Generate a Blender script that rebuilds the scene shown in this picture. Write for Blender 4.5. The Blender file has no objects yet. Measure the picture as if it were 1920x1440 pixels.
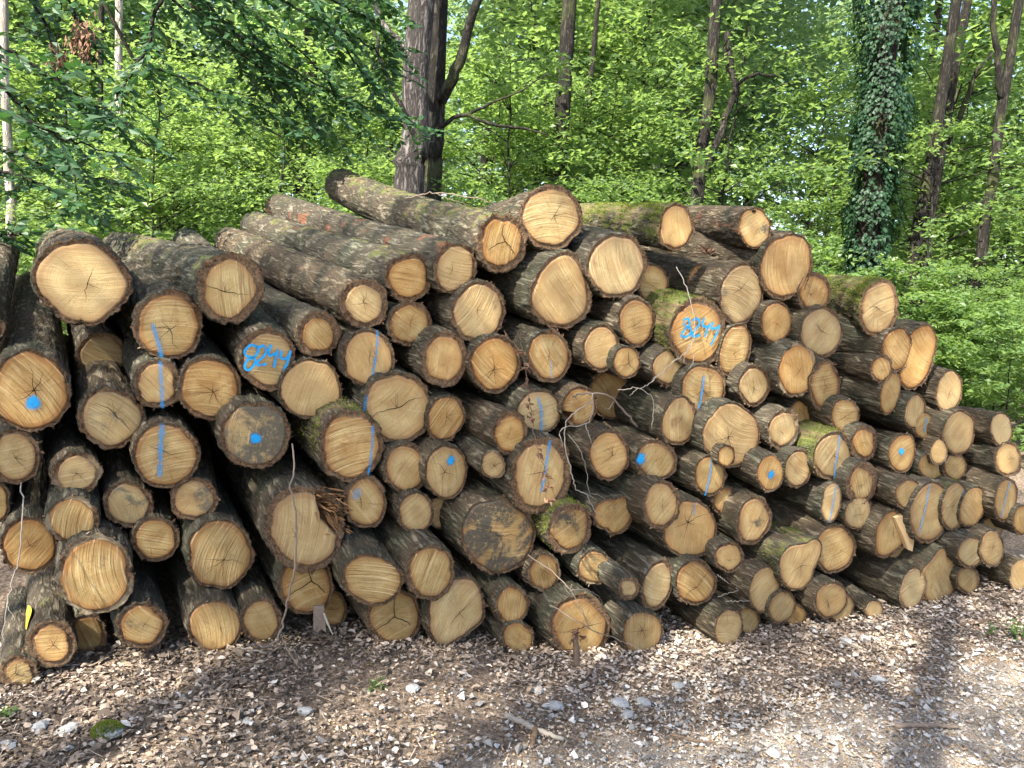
import bpy, math, random
import numpy as np
from mathutils import Vector, Matrix

random.seed(7)
RNG = np.random.default_rng(7)
SC = bpy.context.scene
COL = SC.collection
R = math.radians

# ------------------------------------------------------------------ camera
PITCH, ROLL, FPX, CAMZ = R(-6.5), R(3.0), 1450.0, 1.6
cam = bpy.data.cameras.new('camera')
cam.sensor_width = 36.0
cam.lens = 36.0 * FPX / 1920.0
cam.clip_start = 0.05
cam.clip_end = 400.0
camo = bpy.data.objects.new('camera', cam)
COL.objects.link(camo)
_F = np.array([0, math.cos(PITCH), math.sin(PITCH)])
_U0 = np.array([0, -math.sin(PITCH), math.cos(PITCH)])
_R0 = np.array([1.0, 0, 0])
CR = math.cos(ROLL) * _R0 + math.sin(ROLL) * _U0
CU = -math.sin(ROLL) * _R0 + math.cos(ROLL) * _U0
CAM = np.array([0, 0, CAMZ])
_m = Matrix.Identity(4)
for i in range(3):
    _m[i][0], _m[i][1], _m[i][2], _m[i][3] = CR[i], CU[i], -_F[i], CAM[i]
camo.matrix_world = _m
SC.camera = camo

# ------------------------------------------------------------------ sky, sun, exposure
SUN = np.array([-0.40, -0.58, 0.71]); SUN /= np.linalg.norm(SUN)
world = bpy.data.worlds.new('World')
SC.world = world
world.use_nodes = True
_nt = world.node_tree
_nt.nodes.clear()
_sky = _nt.nodes.new('ShaderNodeTexSky')
_sky.sky_type = 'NISHITA'
_sky.sun_disc = False
_sky.sun_elevation = math.asin(SUN[2])
_sky.sun_rotation = math.atan2(SUN[0], SUN[1])
_sky.altitude = 100.0
_sky.dust_density = 2.0
_bg = _nt.nodes.new('ShaderNodeBackground')
_bg.inputs['Strength'].default_value = 0.125
_out = _nt.nodes.new('ShaderNodeOutputWorld')
_nt.links.new(_sky.outputs[0], _bg.inputs[0])
_nt.links.new(_bg.outputs[0], _out.inputs[0])
sl = bpy.data.lights.new('sun', 'SUN')
sl.energy = 5.0
sl.angle = R(0.55)
sl.color = (1.0, 0.94, 0.82)
so = bpy.data.objects.new('sun', sl)
COL.objects.link(so)
so.rotation_euler = Vector(SUN).to_track_quat('Z', 'Y').to_euler()
so.location = (-8, -12, 14)

SC.render.engine = 'CYCLES'
SC.view_settings.view_transform = 'Standard'
SC.view_settings.look = 'None'
SC.view_settings.gamma = 1.0
SC.view_settings.use_curve_mapping = False
SC.view_settings.exposure = 2.0
SC.cycles.use_denoising = True
SC.cycles.use_adaptive_sampling = True
SC.cycles.adaptive_threshold = 0.02
SC.cycles.max_bounces = 4
SC.cycles.volume_bounces = 1
SC.cycles.diffuse_bounces = 3
SC.cycles.glossy_bounces = 1
SC.cycles.transmission_bounces = 3
SC.cycles.transparent_max_bounces = 6
SC.cycles.sample_clamp_indirect = 6.0

# ------------------------------------------------------------------ helpers
def ray(u, v):
    d = _F + (u - 960.0) / FPX * CR + (720.0 - v) / FPX * CU
    return d
def unit(a):
    a = np.asarray(a, float)
    return a / np.linalg.norm(a)
def at_y(u, v, y):
    d = ray(u, v)
    return CAM + d * (y / d[1])
def on_z(u, v, z=0.0):
    d = ray(u, v)
    return CAM + d * ((z - CAM[2]) / d[2])

def _hash(ix, iy, iz, seed):
    h = (ix * 374761393 + iy * 668265263 + iz * 2147483647 + seed * 1274126177) & 0xFFFFFFFF
    h = ((h ^ (h >> 13)) * 1274126177) & 0xFFFFFFFF
    h = h ^ (h >> 16)
    return (h & 0xFFFFFF) / float(0xFFFFFF)
def noise3(P, seed=0):
    P = np.asarray(P, float)
    I = np.floor(P).astype(np.int64)
    f = P - I
    f = f * f * (3 - 2 * f)
    out = 0
    for dx in (0, 1):
        wx = f[..., 0] if dx else 1 - f[..., 0]
        for dy in (0, 1):
            wy = f[..., 1] if dy else 1 - f[..., 1]
            for dz in (0, 1):
                wz = f[..., 2] if dz else 1 - f[..., 2]
                out = out + wx * wy * wz * _hash(I[..., 0] + dx, I[..., 1] + dy, I[..., 2] + dz, seed)
    return out * 2 - 1

def mesh_np(name, V, faces, mats=(), smooth=False, attrs=None, mat_idx=None):
    """faces: array (n,3) or (n,4), or a list of such arrays"""
    me = bpy.data.meshes.new(name)
    V = np.asarray(V, np.float32)
    if not isinstance(faces, (list, tuple)):
        faces = [faces]
    faces = [np.asarray(f, np.int32) for f in faces if len(f)]
    me.vertices.add(len(V))
    me.vertices.foreach_set('co', V.ravel())
    nl = sum(f.size for f in faces)
    npoly = sum(len(f) for f in faces)
    me.loops.add(nl)
    me.polygons.add(npoly)
    me.loops.foreach_set('vertex_index', np.concatenate([f.ravel() for f in faces]))
    st, a = [], 0
    for f in faces:
        st.append(np.arange(len(f), dtype=np.int32) * f.shape[1] + a)
        a += f.size
    me.polygons.foreach_set('loop_start', np.concatenate(st))
    if mat_idx is not None:
        me.polygons.foreach_set('material_index', np.asarray(mat_idx, np.int32))
    me.polygons.foreach_set('use_smooth', np.full(npoly, bool(smooth)))
    for m in mats:
        me.materials.append(m)
    if attrs:
        for k, a in attrs.items():
            a = np.asarray(a, np.float32)
            if a.ndim == 1:
                L = me.attributes.new(k, 'FLOAT', 'POINT'); L.data.foreach_set('value', a)
            else:
                L = me.attributes.new(k, 'FLOAT_VECTOR', 'POINT'); L.data.foreach_set('vector', a.ravel())
    me.update(calc_edges=True)
    return me

def link(name, data, parent=None, mw=None):
    o = bpy.data.objects.new(name, data)
    COL.objects.link(o)
    if parent is not None:
        o.parent = parent
    if mw is not None:
        o.matrix_world = mw
    return o
def tag(o, label=None, cat=None, group=None, kind=None):
    if label: o['label'] = label
    if cat: o['category'] = cat
    if group: o['group'] = group
    if kind: o['kind'] = kind
    return o
def empty(name, loc=(0, 0, 0)):
    o = bpy.data.objects.new(name, None)
    o.empty_display_size = 0.1
    o.location = loc
    COL.objects.link(o)
    return o

class Bag:
    """collects vertices and faces of several pieces of ONE part"""
    def __init__(s):
        s.V, s.T, s.Q, s.A, s.n = [], [], [], [], 0
    def add(s, V, tris=None, quads=None, a=0.0):
        V = np.asarray(V, float).reshape(-1, 3)
        if tris is not None and len(tris): s.T.append(np.asarray(tris, int) + s.n)
        if quads is not None and len(quads): s.Q.append(np.asarray(quads, int) + s.n)
        s.V.append(V)
        s.A.append(np.full(len(V), a, float) if np.isscalar(a) else np.asarray(a, float))
        s.n += len(V)
    def mesh(s, name, mats, smooth=False, extra=None):
        F = []
        if s.T: F.append(np.concatenate(s.T))
        if s.Q: F.append(np.concatenate(s.Q))
        return mesh_np(name, np.concatenate(s.V), F, mats, smooth, {'tint': np.concatenate(s.A)})

def tube(bag, pts, radii, sides=6, a=0.0, wob=0.0, seed=0, cap=True):
    pts = np.asarray(pts, float)
    radii = np.asarray(radii, float) * np.ones(len(pts))
    n = len(pts)
    T = np.gradient(pts, axis=0)
    T /= np.linalg.norm(T, axis=1)[:, None] + 1e-9
    ref = np.array([0.31, 0.17, 0.93]) if abs(T[0][2]) < 0.8 else np.array([0.93, 0.21, 0.1])
    X = np.cross(T, ref); X /= np.linalg.norm(X, axis=1)[:, None] + 1e-9
    Y = np.cross(T, X)
    th = np.linspace(0, 2 * math.pi, sides, endpoint=False)
    ring = X[:, None, :] * np.cos(th)[None, :, None] + Y[:, None, :] * np.sin(th)[None, :, None]
    rr = radii[:, None] * np.ones(sides)[None, :]
    if wob:
        P0 = pts[:, None, :] + ring * radii[:, None, None]
        rr = rr * (1 + wob * noise3(P0 * np.array([9, 9, 2.5]), seed) + 0.5 * wob * noise3(P0 * np.array([25, 25, 5]), seed + 1))
    V = (pts[:, None, :] + ring * rr[:, :, None]).reshape(-1, 3)
    i = np.arange(n - 1)[:, None] * sides
    j = np.arange(sides)[None, :]
    k = (j + 1) % sides
    Q = np.stack([i + j, i + k, i + sides + k, i + sides + j], -1).reshape(-1, 4)
    tris = []
    if cap:
        V = np.concatenate([V, pts[:1], pts[-1:]])
        c0, c1 = n * sides, n * sides + 1
        for q in range(sides):
            tris.append((c0, (q + 1) % sides, q))
            tris.append((c1, (n - 1) * sides + q, (n - 1) * sides + (q + 1) % sides))
    bag.add(V, tris, Q, a)

def smooth_path(pts, n, jit=0.0, seed=0):
    """Catmull-Rom through pts"""
    P = np.asarray(pts, float)
    P = np.concatenate([[2 * P[0] - P[1]], P, [2 * P[-1] - P[-2]]])
    m = len(P) - 3
    t = np.linspace(0, m - 1e-6, n)
    i = t.astype(int); f = (t - i)[:, None]
    p0, p1, p2, p3 = P[i], P[i + 1], P[i + 2], P[i + 3]
    out = 0.5 * (2 * p1 + (p2 - p0) * f + (2 * p0 - 5 * p1 + 4 * p2 - p3) * f * f + (3 * p1 - p0 - 3 * p2 + p3) * f ** 3)
    if jit:
        rg = np.random.default_rng(seed)
        out[1:-1] += rg.normal(0, jit, out[1:-1].shape)
    return out

def leaves(bag, P, D, S, L, W, tint, fold=0.15, curl=0.0):
    """rhombic leaves folded on the midrib: 4 vertices, 2 triangles each"""
    n = len(P)
    D = D / (np.linalg.norm(D, axis=1)[:, None] + 1e-9)
    S = S - D * np.sum(S * D, 1)[:, None]
    S = S / (np.linalg.norm(S, axis=1)[:, None] + 1e-9)
    N = np.cross(D, S)
    L = np.broadcast_to(L, n)[:, None]; W = np.broadcast_to(W, n)[:, None]
    v0 = P
    v1 = P + D * L * 0.45 + S * W * 0.5 + N * W * fold
    v2 = P + D * L - N * L * curl
    v3 = P + D * L * 0.45 - S * W * 0.5 + N * W * fold
    V = np.stack([v0, v1, v2, v3], 1).reshape(-1, 3)
    b = np.arange(n)[:, None] * 4
    T = np.concatenate([b + [[0, 1, 2]], b + [[0, 2, 3]]])
    bag.add(V, T, None, np.repeat(np.broadcast_to(tint, n), 4))

def leaves6(bag, P, D, S, L, W, tint, fold, curl):
    """oval dead leaves with a curl: 7 vertices, 6 triangles each"""
    n = len(P)
    D = D / (np.linalg.norm(D, axis=1)[:, None] + 1e-9)
    S = S - D * np.sum(S * D, 1)[:, None]
    S = S / (np.linalg.norm(S, axis=1)[:, None] + 1e-9)
    N = np.cross(D, S)
    N = N * np.where(N[:, 2] < 0, -1, 1)[:, None]
    L = np.broadcast_to(L, n)[:, None]; W = np.broadcast_to(W, n)[:, None]
    f = np.broadcast_to(fold, n)[:, None]; c = np.broadcast_to(curl, n)[:, None]
    vs = [P]
    for a, w in ((.28, .42), (.66, .46)):
        up = N * L * c * (a * (1 - a) * 4 - .3)
        vs.append(P + D * L * a + S * W * w + N * W * f + up)
        vs.append(P + D * L * a - S * W * w + N * W * f * .7 + up)
    vs.append(P + D * L - N * L * c * .3)
    vs.append(P + D * L * .48 + N * L * c * .6)
    V = np.stack(vs, 1).reshape(-1, 3)
    b = np.arange(n)[:, None] * 7
    T = np.concatenate([b + [t] for t in ([0, 1, 6], [1, 3, 6], [3, 5, 6], [5, 4, 6], [4, 2, 6], [2, 0, 6])])
    bag.add(V, T, None, np.repeat(np.broadcast_to(tint, n), 7))

# ------------------------------------------------------------------ node helpers
class NT:
    def __init__(s, name):
        s.m = bpy.data.materials.new(name)
        s.m.use_nodes = True
        s.t = s.m.node_tree
        s.t.nodes.clear()
        s.out = s.n('ShaderNodeOutputMaterial')
    def n(s, typ, **kw):
        nd = s.t.nodes.new(typ)
        for k, v in kw.items():
            setattr(nd, k, v)
        return nd
    def l(s, a, b):
        s.t.links.new(a, b)
    def val(s, x, sock):
        if isinstance(x, (int, float)): sock.default_value = x
        elif isinstance(x, (tuple, list)):
            sock.default_value = tuple(x) + ((1.0,) if len(x) == 3 and len(sock.default_value) == 4 else ())
        else: s.l(x, sock)
    def math(s, op, a, b=0.0, clamp=False):
        nd = s.n('ShaderNodeMath', operation=op, use_clamp=clamp)
        s.val(a, nd.inputs[0]); s.val(b, nd.inputs[1])
        return nd.outputs[0]
    def mix(s, f, a, b, blend='MIX'):
        nd = s.n('ShaderNodeMix', data_type='RGBA', blend_type=blend)
        s.val(f, nd.inputs[0]); s.val(a, nd.inputs[6]); s.val(b, nd.inputs[7])
        return nd.outputs[2]
    def noise(s, vec, scale, detail=3.0, rough=0.55, dist=0.0, w=None):
        nd = s.n('ShaderNodeTexNoise', noise_dimensions='4D' if w is not None else '3D')
        s.l(vec, nd.inputs['Vector'])
        nd.inputs['Scale'].default_value = scale
        nd.inputs['Detail'].default_value = detail
        nd.inputs['Roughness'].default_value = rough
        nd.inputs['Distortion'].default_value = dist
        if w is not None: s.val(w, nd.inputs['W'])
        return nd.outputs[0]
    def ramp(s, f, stops, interp='LINEAR'):
        nd = s.n('ShaderNodeValToRGB')
        s.l(f, nd.inputs[0])
        cr = nd.color_ramp
        cr.interpolation = interp
        while len(cr.elements) < len(stops): cr.elements.new(0.5)
        for e, (p, c) in zip(cr.elements, stops):
            e.position = p
            e.color = tuple(c) + (1.0,) if len(c) == 3 else c
        return nd.outputs[0]
    def step(s, f, a, b):
        nd = s.n('ShaderNodeMapRange', interpolation_type='SMOOTHSTEP')
        s.val(f, nd.inputs[0]); s.val(a, nd.inputs[1]); s.val(b, nd.inputs[2])
        return nd.outputs[0]
    def scale(s, vec, sc):
        nd = s.n('ShaderNodeVectorMath', operation='MULTIPLY')
        s.l(vec, nd.inputs[0]); nd.inputs[1].default_value = sc
        return nd.outputs[0]
    def attr(s, name, typ='GEOMETRY'):
        return s.n('ShaderNodeAttribute', attribute_name=name, attribute_type=typ)
    def bump(s, h, strength=0.5, dist=0.01, normal=None):
        nd = s.n('ShaderNodeBump')
        s.l(h, nd.inputs['Height'])
        nd.inputs['Strength'].default_value = strength
        nd.inputs['Distance'].default_value = dist
        if normal is not None: s.l(normal, nd.inputs['Normal'])
        return nd.outputs[0]
    def bsdf(s, col, rough=0.8, normal=None, spec=0.3):
        b = s.n('ShaderNodeBsdfPrincipled')
        s.val(col, b.inputs['Base Color'])
        s.val(rough, b.inputs['Roughness'])
        b.inputs['Specular IOR Level'].default_value = spec
        if normal is not None: s.l(normal, b.inputs['Normal'])
        return b.outputs[0]
    def done(s, sh):
        s.l(sh, s.out.inputs['Surface'])
        return s.m

# ------------------------------------------------------------------ materials
def mat_bark():
    t = NT('log_bark')
    co = t.n('ShaderNodeTexCoord').outputs['Object']
    rnd = t.n('ShaderNodeObjectInfo').outputs['Random']
    w = t.math('MULTIPLY', rnd, 37.0)
    st = t.scale(co, (1, 1, 0.20))
    ridge = t.noise(st, 34, 5, 0.62, 0.6, w)
    ridge = t.math('ABSOLUTE', t.math('SUBTRACT', ridge, 0.5))
    ridge = t.step(ridge, 0.0, 0.2)
    fine = t.noise(st, 110, 3, 0.6, 0, w)
    big = t.noise(co, 4.5, 3, 0.55, 0.3, w)
    h = t.math('ADD', ridge, t.math('MULTIPLY', fine, 0.55))
    col = t.ramp(h, [(0.1, (0.018, 0.013, 0.010)), (0.5, (0.080, 0.066, 0.049)), (0.85, (0.14, 0.119, 0.092)), (1.0, (0.185, 0.163, 0.132))])
    hue = t.math('FRACT', t.math('MULTIPLY', rnd, 7.31))
    col = t.mix(0.75, col, t.mix(1.0, col, t.mix(hue, (0.84, 0.92, 0.88), (1.16, 1.02, 0.84)), 'MULTIPLY'))
    # grey-green algae film and pale lichen
    alg = t.step(big, 0.45, 0.65)
    col = t.mix(t.math('MULTIPLY', alg, 0.6), col, t.mix(t.step(h, 0.3, 1.0), (0.028, 0.034, 0.022), (0.105, 0.115, 0.08)))
    lich = t.step(t.noise(st, 60, 3, 0.6, 0, w), 0.64, 0.74)
    lich = t.math('MULTIPLY', lich, t.step(big, 0.5, 0.6))
    col = t.mix(t.math('MULTIPLY', lich, 0.5), col, (0.24, 0.24, 0.19))
    # reddish inner bark where the outer bark has been scraped off
    red = t.attr('red', 'OBJECT').outputs['Fac']
    rn = t.noise(t.scale(co, (1, 1, 0.6)), 7.5, 4, 0.6, 0.5, t.math('ADD', w, 5.0))
    rf = t.step(rn, t.math('SUBTRACT', 0.78, t.math('MULTIPLY', red, 0.3)), t.math('SUBTRACT', 0.84, t.math('MULTIPLY', red, 0.3)))
    redc = t.mix(fine, (0.11, 0.042, 0.024), (0.23, 0.095, 0.052))
    col = t.mix(t.math('MULTIPLY', rf, 0.85), col, redc)
    # moss film
    ms = t.attr('moss', 'OBJECT').outputs['Fac']
    nz = t.n('ShaderNodeSeparateXYZ')
    t.l(t.n('ShaderNodeNewGeometry').outputs['Normal'], nz.inputs[0])
    mn = t.noise(co, 9, 4, 0.65, 0, t.math('ADD', w, 9.0))
    mm = t.math('ADD', t.math('MULTIPLY', mn, 1.0), t.math('MULTIPLY', nz.outputs[2], 0.12))
    mf = t.step(mm, t.math('SUBTRACT', 0.86, t.math('MULTIPLY', ms, 0.45)), t.math('SUBTRACT', 0.98, t.math('MULTIPLY', ms, 0.45)))
    mossc = t.mix(t.noise(co, 160, 2, 0.6), (0.035, 0.055, 0.012), (0.15, 0.165, 0.04))
    mossc = t.mix(t.step(t.noise(st, 30, 3, 0.6, 0, w), 0.42, 0.62), mossc, (0.17, 0.125, 0.065))
    col = t.mix(t.math('MULTIPLY', mf, 0.9), col, mossc)
    nb = t.bump(h, 0.9, 0.012)
    return t.done(t.bsdf(col, 0.9, nb, 0.2))

def mat_bark_end():
    t = NT('bark_end_grain')
    co = t.n('ShaderNodeTexCoord').outputs['Object']
    w = t.math('MULTIPLY', t.n('ShaderNodeObjectInfo').outputs['Random'], 37.0)
    n1 = t.noise(co, 90, 4, 0.7, 0, w)
    n2 = t.noise(co, 14, 3, 0.6, 0, w)
    col = t.mix(t.step(n1, 0.3, 0.7), (0.035, 0.021, 0.013), (0.23, 0.135, 0.075))
    pale = t.attr('palebark', 'OBJECT').outputs['Fac']
    col = t.mix(t.math('MULTIPLY', t.step(n2, 0.42, 0.6), t.math('ADD', 0.12, t.math('MULTIPLY', pale, 0.75))), col, (0.42, 0.33, 0.21))
    return t.done(t.bsdf(col, 0.92, t.bump(n1, 1.0, 0.008), 0.15))

def mat_face():
    t = NT('cut_oak')
    tc = t.n('ShaderNodeTexCoord')
    co = tc.outputs['Object']
    rnd = t.n('ShaderNodeObjectInfo').outputs['Random']
    w = t.math('MULTIPLY', rnd, 53.0)
    rr = t.attr('rr').outputs['Fac']
    ray_v = t.attr('rays').outputs['Vector']
    sawv = t.attr('sawco').outputs['Vector']
    A = lambda k: t.attr(k, 'OBJECT').outputs['Fac']
    big = t.noise(co, 9, 3, 0.55, 0.4, w)
    col = t.mix(t.step(big, 0.3, 0.7), (0.43, 0.275, 0.102), (0.57, 0.415, 0.19))
    # centre darker heart / orange
    heart = t.step(t.math('ADD', rr, t.math('MULTIPLY', t.math('SUBTRACT', big, 0.5), 0.9)), 0.75, 0.15)
    col = t.mix(t.math('MULTIPLY', heart, A('heart')), col, (0.36, 0.19, 0.065))
    # growth rings that follow the outline
    rg = t.math('ADD', t.math('MULTIPLY', rr, 26.0), t.math('MULTIPLY', t.noise(co, 22, 2, 0.5, 0, w), 2.6))
    rn = t.n('ShaderNodeTexNoise', noise_dimensions='1D')
    t.l(rg, rn.inputs['W']); rn.inputs['Scale'].default_value = 1.7; rn.inputs['Detail'].default_value = 2
    ring = rn.outputs[0]
    col = t.mix(t.math('MULTIPLY', t.step(ring, 0.54, 0.36), 0.5), col, (0.30, 0.165, 0.062))
    # medullary rays
    rs = t.noise(ray_v, 1.0, 3, 0.6, 0, w)
    col = t.mix(t.math('MULTIPLY', t.step(rs, 0.58, 0.74), 0.42), col, (0.72, 0.52, 0.27))
    col = t.mix(t.math('MULTIPLY', t.step(rs, 0.43, 0.30), 0.6), col, (0.24, 0.115, 0.038))
    # sapwood and the brown line under the bark
    edge = t.step(t.math('ADD', rr, t.math('MULTIPLY', t.math('SUBTRACT', big, 0.5), 0.5)), 0.55, 1.02)
    col = t.mix(t.math('MULTIPLY', edge, 0.68), col, (0.30, 0.145, 0.048))
    sap = t.step(t.math('ADD', rr, t.math('MULTIPLY', t.math('SUBTRACT', big, 0.5), 0.12)), 0.84, 0.90)
    col = t.mix(t.math('MULTIPLY', sap, A('sap')), col, (0.29, 0.14, 0.05))
    rim = t.step(t.math('ADD', rr, t.math('MULTIPLY', t.math('SUBTRACT', big, 0.5), 0.05)), 0.93, 0.99)
    col = t.mix(t.math('MULTIPLY', rim, 0.75), col, (0.13, 0.06, 0.025))
    # chainsaw strokes
    sw = t.noise(sawv, 1.0, 3, 0.65, 0.15, w)
    sa = A('saw')
    col = t.mix(t.math('MULTIPLY', t.step(sw, 0.47, 0.34), t.math('MULTIPLY', t.math('ADD', sa, 0.12), 0.85)), col, (0.20, 0.105, 0.04))
    col = t.mix(t.math('MULTIPLY', t.step(sw, 0.54, 0.66), t.math('MULTIPLY', t.math('ADD', sa, 0.12), 0.6)), col, (0.74, 0.57, 0.33))
    # brown blotches, grey weathering, black mould
    bn = t.noise(co, 16, 4, 0.6, 0.8, t.math('ADD', w, 3.0))
    col = t.mix(t.math('MULTIPLY', t.step(bn, 0.52, 0.72), A('brown')), col, (0.22, 0.10, 0.035))
    gn = t.noise(co, 7.5, 5, 0.65, 0.5, t.math('ADD', w, 7.0))
    gs = A('stain')
    gf = t.step(gn, t.math('SUBTRACT', 0.72, t.math('MULTIPLY', gs, 0.38)), t.math('SUBTRACT', 0.86, t.math('MULTIPLY', gs, 0.40)))
    gf = t.math('MULTIPLY', gf, t.math('MULTIPLY', t.step(t.noise(co, 60, 3, 0.7, 0, w), 0.28, 0.5), 0.92))
    col = t.mix(gf, col, (0.055, 0.053, 0.05))
    pale = A('pale')
    col = t.mix(t.math('MULTIPLY', pale, 0.6), col, (0.56, 0.46, 0.28))
    hue = t.math('FRACT', t.math('MULTIPLY', rnd, 9.17))
    col = t.mix(1.0, col, t.mix(hue, (0.92, 0.98, 1.02), (1.04, 0.96, 0.84)), 'MULTIPLY')
    # fine specks
    sp = t.noise(co, 140, 2, 0.6, 0, w)
    col = t.mix(t.math('MULTIPLY', t.step(sp, 0.60, 0.72), 0.45), col, (0.16, 0.085, 0.035))
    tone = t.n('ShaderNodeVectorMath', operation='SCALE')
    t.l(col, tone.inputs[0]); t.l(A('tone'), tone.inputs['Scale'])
    hgt = t.math('ADD', t.math('MULTIPLY', sw, t.math('ADD', 0.25, sa)), t.math('MULTIPLY', rs, 0.25))
    return t.done(t.bsdf(tone.outputs[0], 0.8, t.bump(hgt, 0.9, 0.006), 0.25))

def mat_simple(name, col, rough=0.8, var=0.35, scale=40, spec=0.25, bump=0.3):
    t = NT(name)
    co = t.n('ShaderNodeTexCoord').outputs['Object']
    n = t.noise(co, scale, 4, 0.65)
    c2 = tuple(min(1, c * (1 + var)) for c in col)
    c1 = tuple(c * (1 - var) for c in col)
    return t.done(t.bsdf(t.mix(n, c1, c2), rough, t.bump(n, bump, 0.004), spec))

def mat_paint():
    t = NT('blue_spray_paint')
    co = t.n('ShaderNodeTexCoord').outputs['Object']
    a = t.attr('tint').outputs['Fac']
    n = t.noise(co, 260, 3, 0.7)
    n2 = t.noise(co, 45, 3, 0.6)
    op = t.attr('opaque', 'OBJECT').outputs['Fac']
    f = t.math('ADD', t.math('MULTIPLY', a, 1.25), t.math('MULTIPLY', t.math('SUBTRACT', n, 0.5), 1.5))
    f = t.math('MULTIPLY', t.step(f, 0.25, 0.85), op)
    f = t.math('MULTIPLY', f, t.step(n2, 0.25, 0.45))
    col = t.mix(n2, (0.004, 0.20, 0.52), (0.015, 0.40, 0.80))
    b = t.bsdf(col, 0.6, None, 0.3)
    tr = t.n('ShaderNodeBsdfTransparent').outputs[0]
    mx = t.n('ShaderNodeMixShader')
    t.l(f, mx.inputs[0]); t.l(tr, mx.inputs[1]); t.l(b, mx.inputs[2])
    return t.done(mx.outputs[0])

def mat_leaf(name, dark, light, trans, tmix=0.45, rough=0.45, spec=0.5):
    t = NT(name)
    a = t.attr('tint').outputs['Fac']
    rnd = t.n('ShaderNodeObjectInfo').outputs['Random']
    f = t.math('ADD', t.math('MULTIPLY', a, 0.75), t.math('MULTIPLY', rnd, 0.25))
    col = t.mix(f, dark, light)
    b = t.bsdf(col, rough, None, spec)
    tr = t.n('ShaderNodeBsdfTranslucent')
    t.l(t.mix(f, tuple(c * 0.7 for c in trans), trans), tr.inputs['Color'])
    mx = t.n('ShaderNodeMixShader')
    mx.inputs[0].default_value = tmix
    t.l(b, mx.inputs[1]); t.l(tr.outputs[0], mx.inputs[2])
    return t.done(mx.outputs[0])

def mat_trunk(name, dark, light, scale=1.0, moss=0.3):
    t = NT(name)
    co = t.n('ShaderNodeTexCoord').outputs['Object']
    w = t.math('MULTIPLY', t.n('ShaderNodeObjectInfo').outputs['Random'], 17.0)
    st = t.scale(co, (1, 1, 0.2))
    n = t.noise(st, 22 * scale, 5, 0.65, 0.7, w)
    rg = t.step(t.math('ABSOLUTE', t.math('SUBTRACT', n, 0.5)), 0.0, 0.14)
    f = t.noise(st, 90 * scale, 3, 0.6, 0, w)
    h = t.math('ADD', t.math('MULTIPLY', rg, 0.7), t.math('MULTIPLY', f, 0.5))
    col = t.mix(t.step(h, 0.15, 1.0), dark, light)
    m = t.step(t.noise(co, 3.0, 4, 0.6, 0, w), 0.5, 0.65)
    col = t.mix(t.math('MULTIPLY', m, moss), col, (0.10, 0.12, 0.035))
    return t.done(t.bsdf(col, 0.9, t.bump(h, 0.9, 0.02), 0.15))

def mat_litter(name, stops, rough=0.75):
    t = NT(name)
    a = t.attr('tint').outputs['Fac']
    co = t.n('ShaderNodeTexCoord').outputs['Object']
    col = t.ramp(a, stops)
    n = t.noise(co, 120, 2, 0.6)
    col = t.mix(t.math('MULTIPLY', n, 0.5), col, t.mix(1.0, col, (0.55, 0.5, 0.45), 'MULTIPLY'))
    return t.done(t.bsdf(col, rough, None, 0.3))

def mat_ground():
    t = NT('forest_floor')
    co = t.n('ShaderNodeTexCoord').outputs['Object']
    n1 = t.noise(co, 55, 4, 0.7)
    n2 = t.noise(co, 1.6, 4, 0.6)
    n3 = t.noise(co, 170, 3, 0.7)
    litter = t.ramp(n1, [(0.3, (0.05, 0.037, 0.028)), (0.5, (0.18, 0.135, 0.10)), (0.7, (0.37, 0.29, 0.225))])
    gravel = t.ramp(n3, [(0.32, (0.12, 0.10, 0.082)), (0.5, (0.31, 0.26, 0.21)), (0.68, (0.54, 0.465, 0.385))])
    gr = t.attr('road').outputs['Fac']
    f = t.step(t.math('ADD', gr, t.math('MULTIPLY', t.math('SUBTRACT', n2, 0.5), 1.2)), 0.3, 0.7)
    col = t.mix(f, litter, gravel)
    return t.done(t.bsdf(col, 0.95, t.bump(t.math('ADD', n1, n3), 0.8, 0.015), 0.1))

M = {}
M['bark'] = mat_bark()
M['bark_end'] = mat_bark_end()
M['face'] = mat_face()
M['crack'] = mat_simple('crack_shade', (0.022, 0.012, 0.007), 0.95, 0.3)  # dark flat colour stands in for the shade inside cracks and knot hole
M['paint'] = mat_paint()
M['yellow'] = mat_simple('yellow_paint', (0.42, 0.34, 0.03), 0.7, 0.5, 60)
M['splinter'] = mat_litter('torn_wood_fibre', [(0.0, (0.05, 0.025, 0.012)), (0.5, (0.30, 0.16, 0.07)), (1.0, (0.60, 0.42, 0.22))])
M['moss'] = mat_leaf('moss_tuft', (0.05, 0.08, 0.012), (0.26, 0.29, 0.05), (0.24, 0.29, 0.03), 0.3, 0.9, 0.1)
M['twig'] = mat_simple('dead_twig', (0.17, 0.13, 0.10), 0.85, 0.4, 60)
M['twig_pale'] = mat_simple('bleached_twig', (0.24, 0.21, 0.175), 0.8, 0.3, 60)
M['twig_red'] = mat_simple('reddish_twig', (0.12, 0.078, 0.052), 0.75, 0.45, 50)
M['stone'] = mat_simple('limestone', (0.29, 0.29, 0.285), 0.9, 0.4, 6, bump=.8)
M['leaf_bg'] = mat_leaf('sunlit_leaf', (0.017, 0.050, 0.019), (0.170, 0.260, 0.085), (0.36, 0.53, 0.12), 0.5, 0.42, 0.4)  # greens lightened and paled to carry the wood's sun and haze
M['leaf_hazed'] = mat_leaf('hazed_leaf', (0.040, 0.090, 0.045), (0.20, 0.30, 0.14), (0.38, 0.54, 0.19), 0.5, 0.42, 0.4)  # paler and mintier still: distance haze put into the leaf colour
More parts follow.
